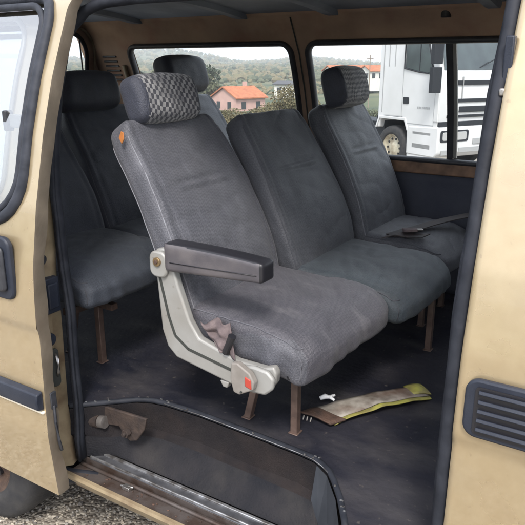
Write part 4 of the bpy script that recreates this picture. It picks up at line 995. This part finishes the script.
# ------------------------------------------------------------------ trees, bushes
LF = [mat('leaf_dark', (.035, .050, .03), .8, 0, (.055, .068, .035), .6), mat('leaf_olive', (.11, .10, .05), .8, 0, (.16, .13, .07), .8), mat('leaf_mid', (.065, .078, .04), .8, 0, (.09, .095, .05), .8)]
TK = mat('bark', (.09, .07, .05), .9)
def crown(mb, cx, cy, cz, rx, rz_, n, s_, rnd):
    lobes = [(rnd.uniform(-.55, .55) * rx, rnd.uniform(-.55, .55) * rx, rnd.uniform(-.5, .6) * rz_, rnd.uniform(.35, .6)) for _ in range(9)]
    for i in range(n):
        l = rnd.choice(lobes)
        u = Vector((rnd.gauss(0, 1), rnd.gauss(0, 1), rnd.gauss(0, 1))).normalized() * rnd.uniform(.6, 1.05) * l[3]
        p = Vector((cx + l[0] + u.x * rx, cy + l[1] + u.y * rx, cz + l[2] + u.z * rz_))
        a = Vector((rnd.gauss(0, 1), rnd.gauss(0, 1), rnd.gauss(0, 1))).normalized(); b = a.cross(Vector((rnd.gauss(0, 1), rnd.gauss(0, 1), rnd.gauss(0, 1)))).normalized()
        k = s_ * rnd.uniform(.6, 1.3); mb.add([p - a * k, p + b * k * .6, p + a * k, p - b * k * .6], [(0, 1, 2, 3)])
def tree(name, az, d, h, r_, ml, label, cat, group, leaves=900, trunk=.35, ls=.22, seed=0, z=None):
    rnd = random.Random(seed); p = at(az, d, z); t = empty(name, p, label, cat, group)
    mb = MB(); mb.tube([(0, 0, -.5), (.05 * h * .2, 0, h * .3), (.0, .05, h * .75)], [h * .035, h * .025, h * .01], 7)
    for k in range(5):
        a = k * 1.3; mb.tube([(0, 0, h * (.2 + .06 * k)), (math.cos(a) * r_ * .5, math.sin(a) * r_ * .5, h * (.45 + .07 * k))], [h * .014, h * .005], 5)
    mb.build('trunk', TK, t, local=True, smooth='auto')
    mb = MB(); crown(mb, 0, 0, h * (.5 + trunk * .3), r_, h * (.5 - trunk * .25), leaves, ls, rnd); mb.build('crown', ml, t, local=True)
    return t
pos_w = ['leftmost', 'second from left', 'third from left', 'fourth', 'fifth', 'sixth', 'rightmost', 'hindmost left', 'hindmost right']
for i, (az, d, h, r_) in enumerate([(-41.2, 128, 6.2, 3.2), (-40.1, 124, 7.0, 3.4), (-39.0, 130, 7.6, 3.6), (-38.0, 122, 7.2, 3.3), (-37.2, 132, 7.8, 3.2), (-36.7, 118, 4.5, 2.2), (-42.3, 135, 6.2, 3.4), (-43.4, 130, 5.6, 3.0)]):
    lb = ['round dark green tree behind the middle of the raised headrest', 'taller dark tree right of centre behind the raised headrest', 'tall bushy green tree two crowns left of the pink house', 'broad dark green tree one crown away from the pink house', 'bushy green tree standing tallest next to the pink house', 'small green tree at the left corner of the pink house', 'wide green tree at the left part of the grove', 'low green tree ending the grove on the left'][i]
    tree('tree', az, d, h, r_, LF[i % 2 * 2], lb, 'tree', 'trees left of the pink house', 700, .3, .42, i)
for i, (az, d, h, r_) in enumerate([(-31.2, 44, 2.5, 1.9), (-29.8, 42, 3.0, 1.9), (-28.7, 45, 2.6, 1.5), (-33.0, 41, 2.0, 1.9), (-35.2, 46, 1.7, 2.0)]):
    lb = ['olive bush overlapping the right end of the pink house', 'largest olive bush at the right edge of the rear side window', 'olive bush hidden half behind the window pillar', 'low olive bush in front of the pink house', 'lowest olive bush left of the pink house front'][i]
    tree('bush', az, d, h, r_, LF[1], lb, 'bush', 'olive bushes beyond the minibus', 4200, .0, .07, 50 + i)
for i, (az, d) in enumerate([(-24.2, 95), (-22.6, 90), (-26.6, 100)]):
    tree('bush', az, d, 1.8, 1.4, LF[2], ['green bush in the field under the middle white house', 'green bush in the field close to the lorry cab', 'green bush in the field behind the far headrest'][i], 'bush', 'bushes in the field', 400, .0, .2, 80 + i)
# scrub on the far slopes
mb = MB(); rnd = random.Random(11)
for i in range(9000):
    az = rnd.uniform(-62, -14); d = 175 * (8.0 ** rnd.random()); x, y, z = at(az, d)
    if noise.noise(Vector((x * .012, y * .012, 5))) < -.18 and rnd.random() < .8: continue
    s_ = rnd.uniform(.5, 1.7) * (1 + d / 700)
    if d < 260: s_ *= .7
    n = 7; lay = []
    vs = []
    for (zz, rr) in ((-.2, .8), (.45, 1.0), (.9, .62)):
        for k in range(n): a = 2 * math.pi * k / n; q = s_ * rr * rnd.uniform(.7, 1.2); vs.append((x + q * math.cos(a), y + q * math.sin(a), z + s_ * zz * rnd.uniform(.85, 1.2)))
    vs.append((x, y, z + s_ * 1.2)); fs = [(l * n + k, l * n + (k + 1) % n, (l + 1) * n + (k + 1) % n, (l + 1) * n + k) for l in range(2) for k in range(n)] + [(2 * n + k, 2 * n + (k + 1) % n, 3 * n) for k in range(n)]
    mb.add(vs, fs, rnd.choice((0, 1, 1, 2)))
tag(mb.build('hillside_scrub', LF), 'dark green and olive trees and scrub covering the far hillsides', 'scrub', kind='stuff')
# far hamlet of pale houses low on the hill
rnd = random.Random(21)
lbs = ['tiny pale house far off at the right of the ridge', 'tiny pale house high on the left slope']
for i, (az, d) in enumerate([(-29.2, 800), (-40.2, 900)]):
    house(az, d, 11, 8, 4.0, 1.6, rnd.uniform(0, 3), MWh, MR, lbs[i], group='tiny far houses', wins=2, chim=False)

# ------------------------------------------------------------------ haze
mb = MB(); mb.box((0, 0, 30), (3400 * 2, 3400 * 2, 200)); hz = mb.build('haze', None or mat('haze_air', (1, 1, 1)))
m = hz.data.materials[0]; t = m.node_tree; t.nodes.remove(t.nodes['Principled BSDF'])
pv = t.nodes.new('ShaderNodeVolumePrincipled'); pv.inputs['Color'].default_value = (.90, .95, 1, 1); pv.inputs['Density'].default_value = .0006
t.links.new(pv.outputs[0], t.nodes['Material Output'].inputs['Volume'])
tag(hz, kind='stuff')
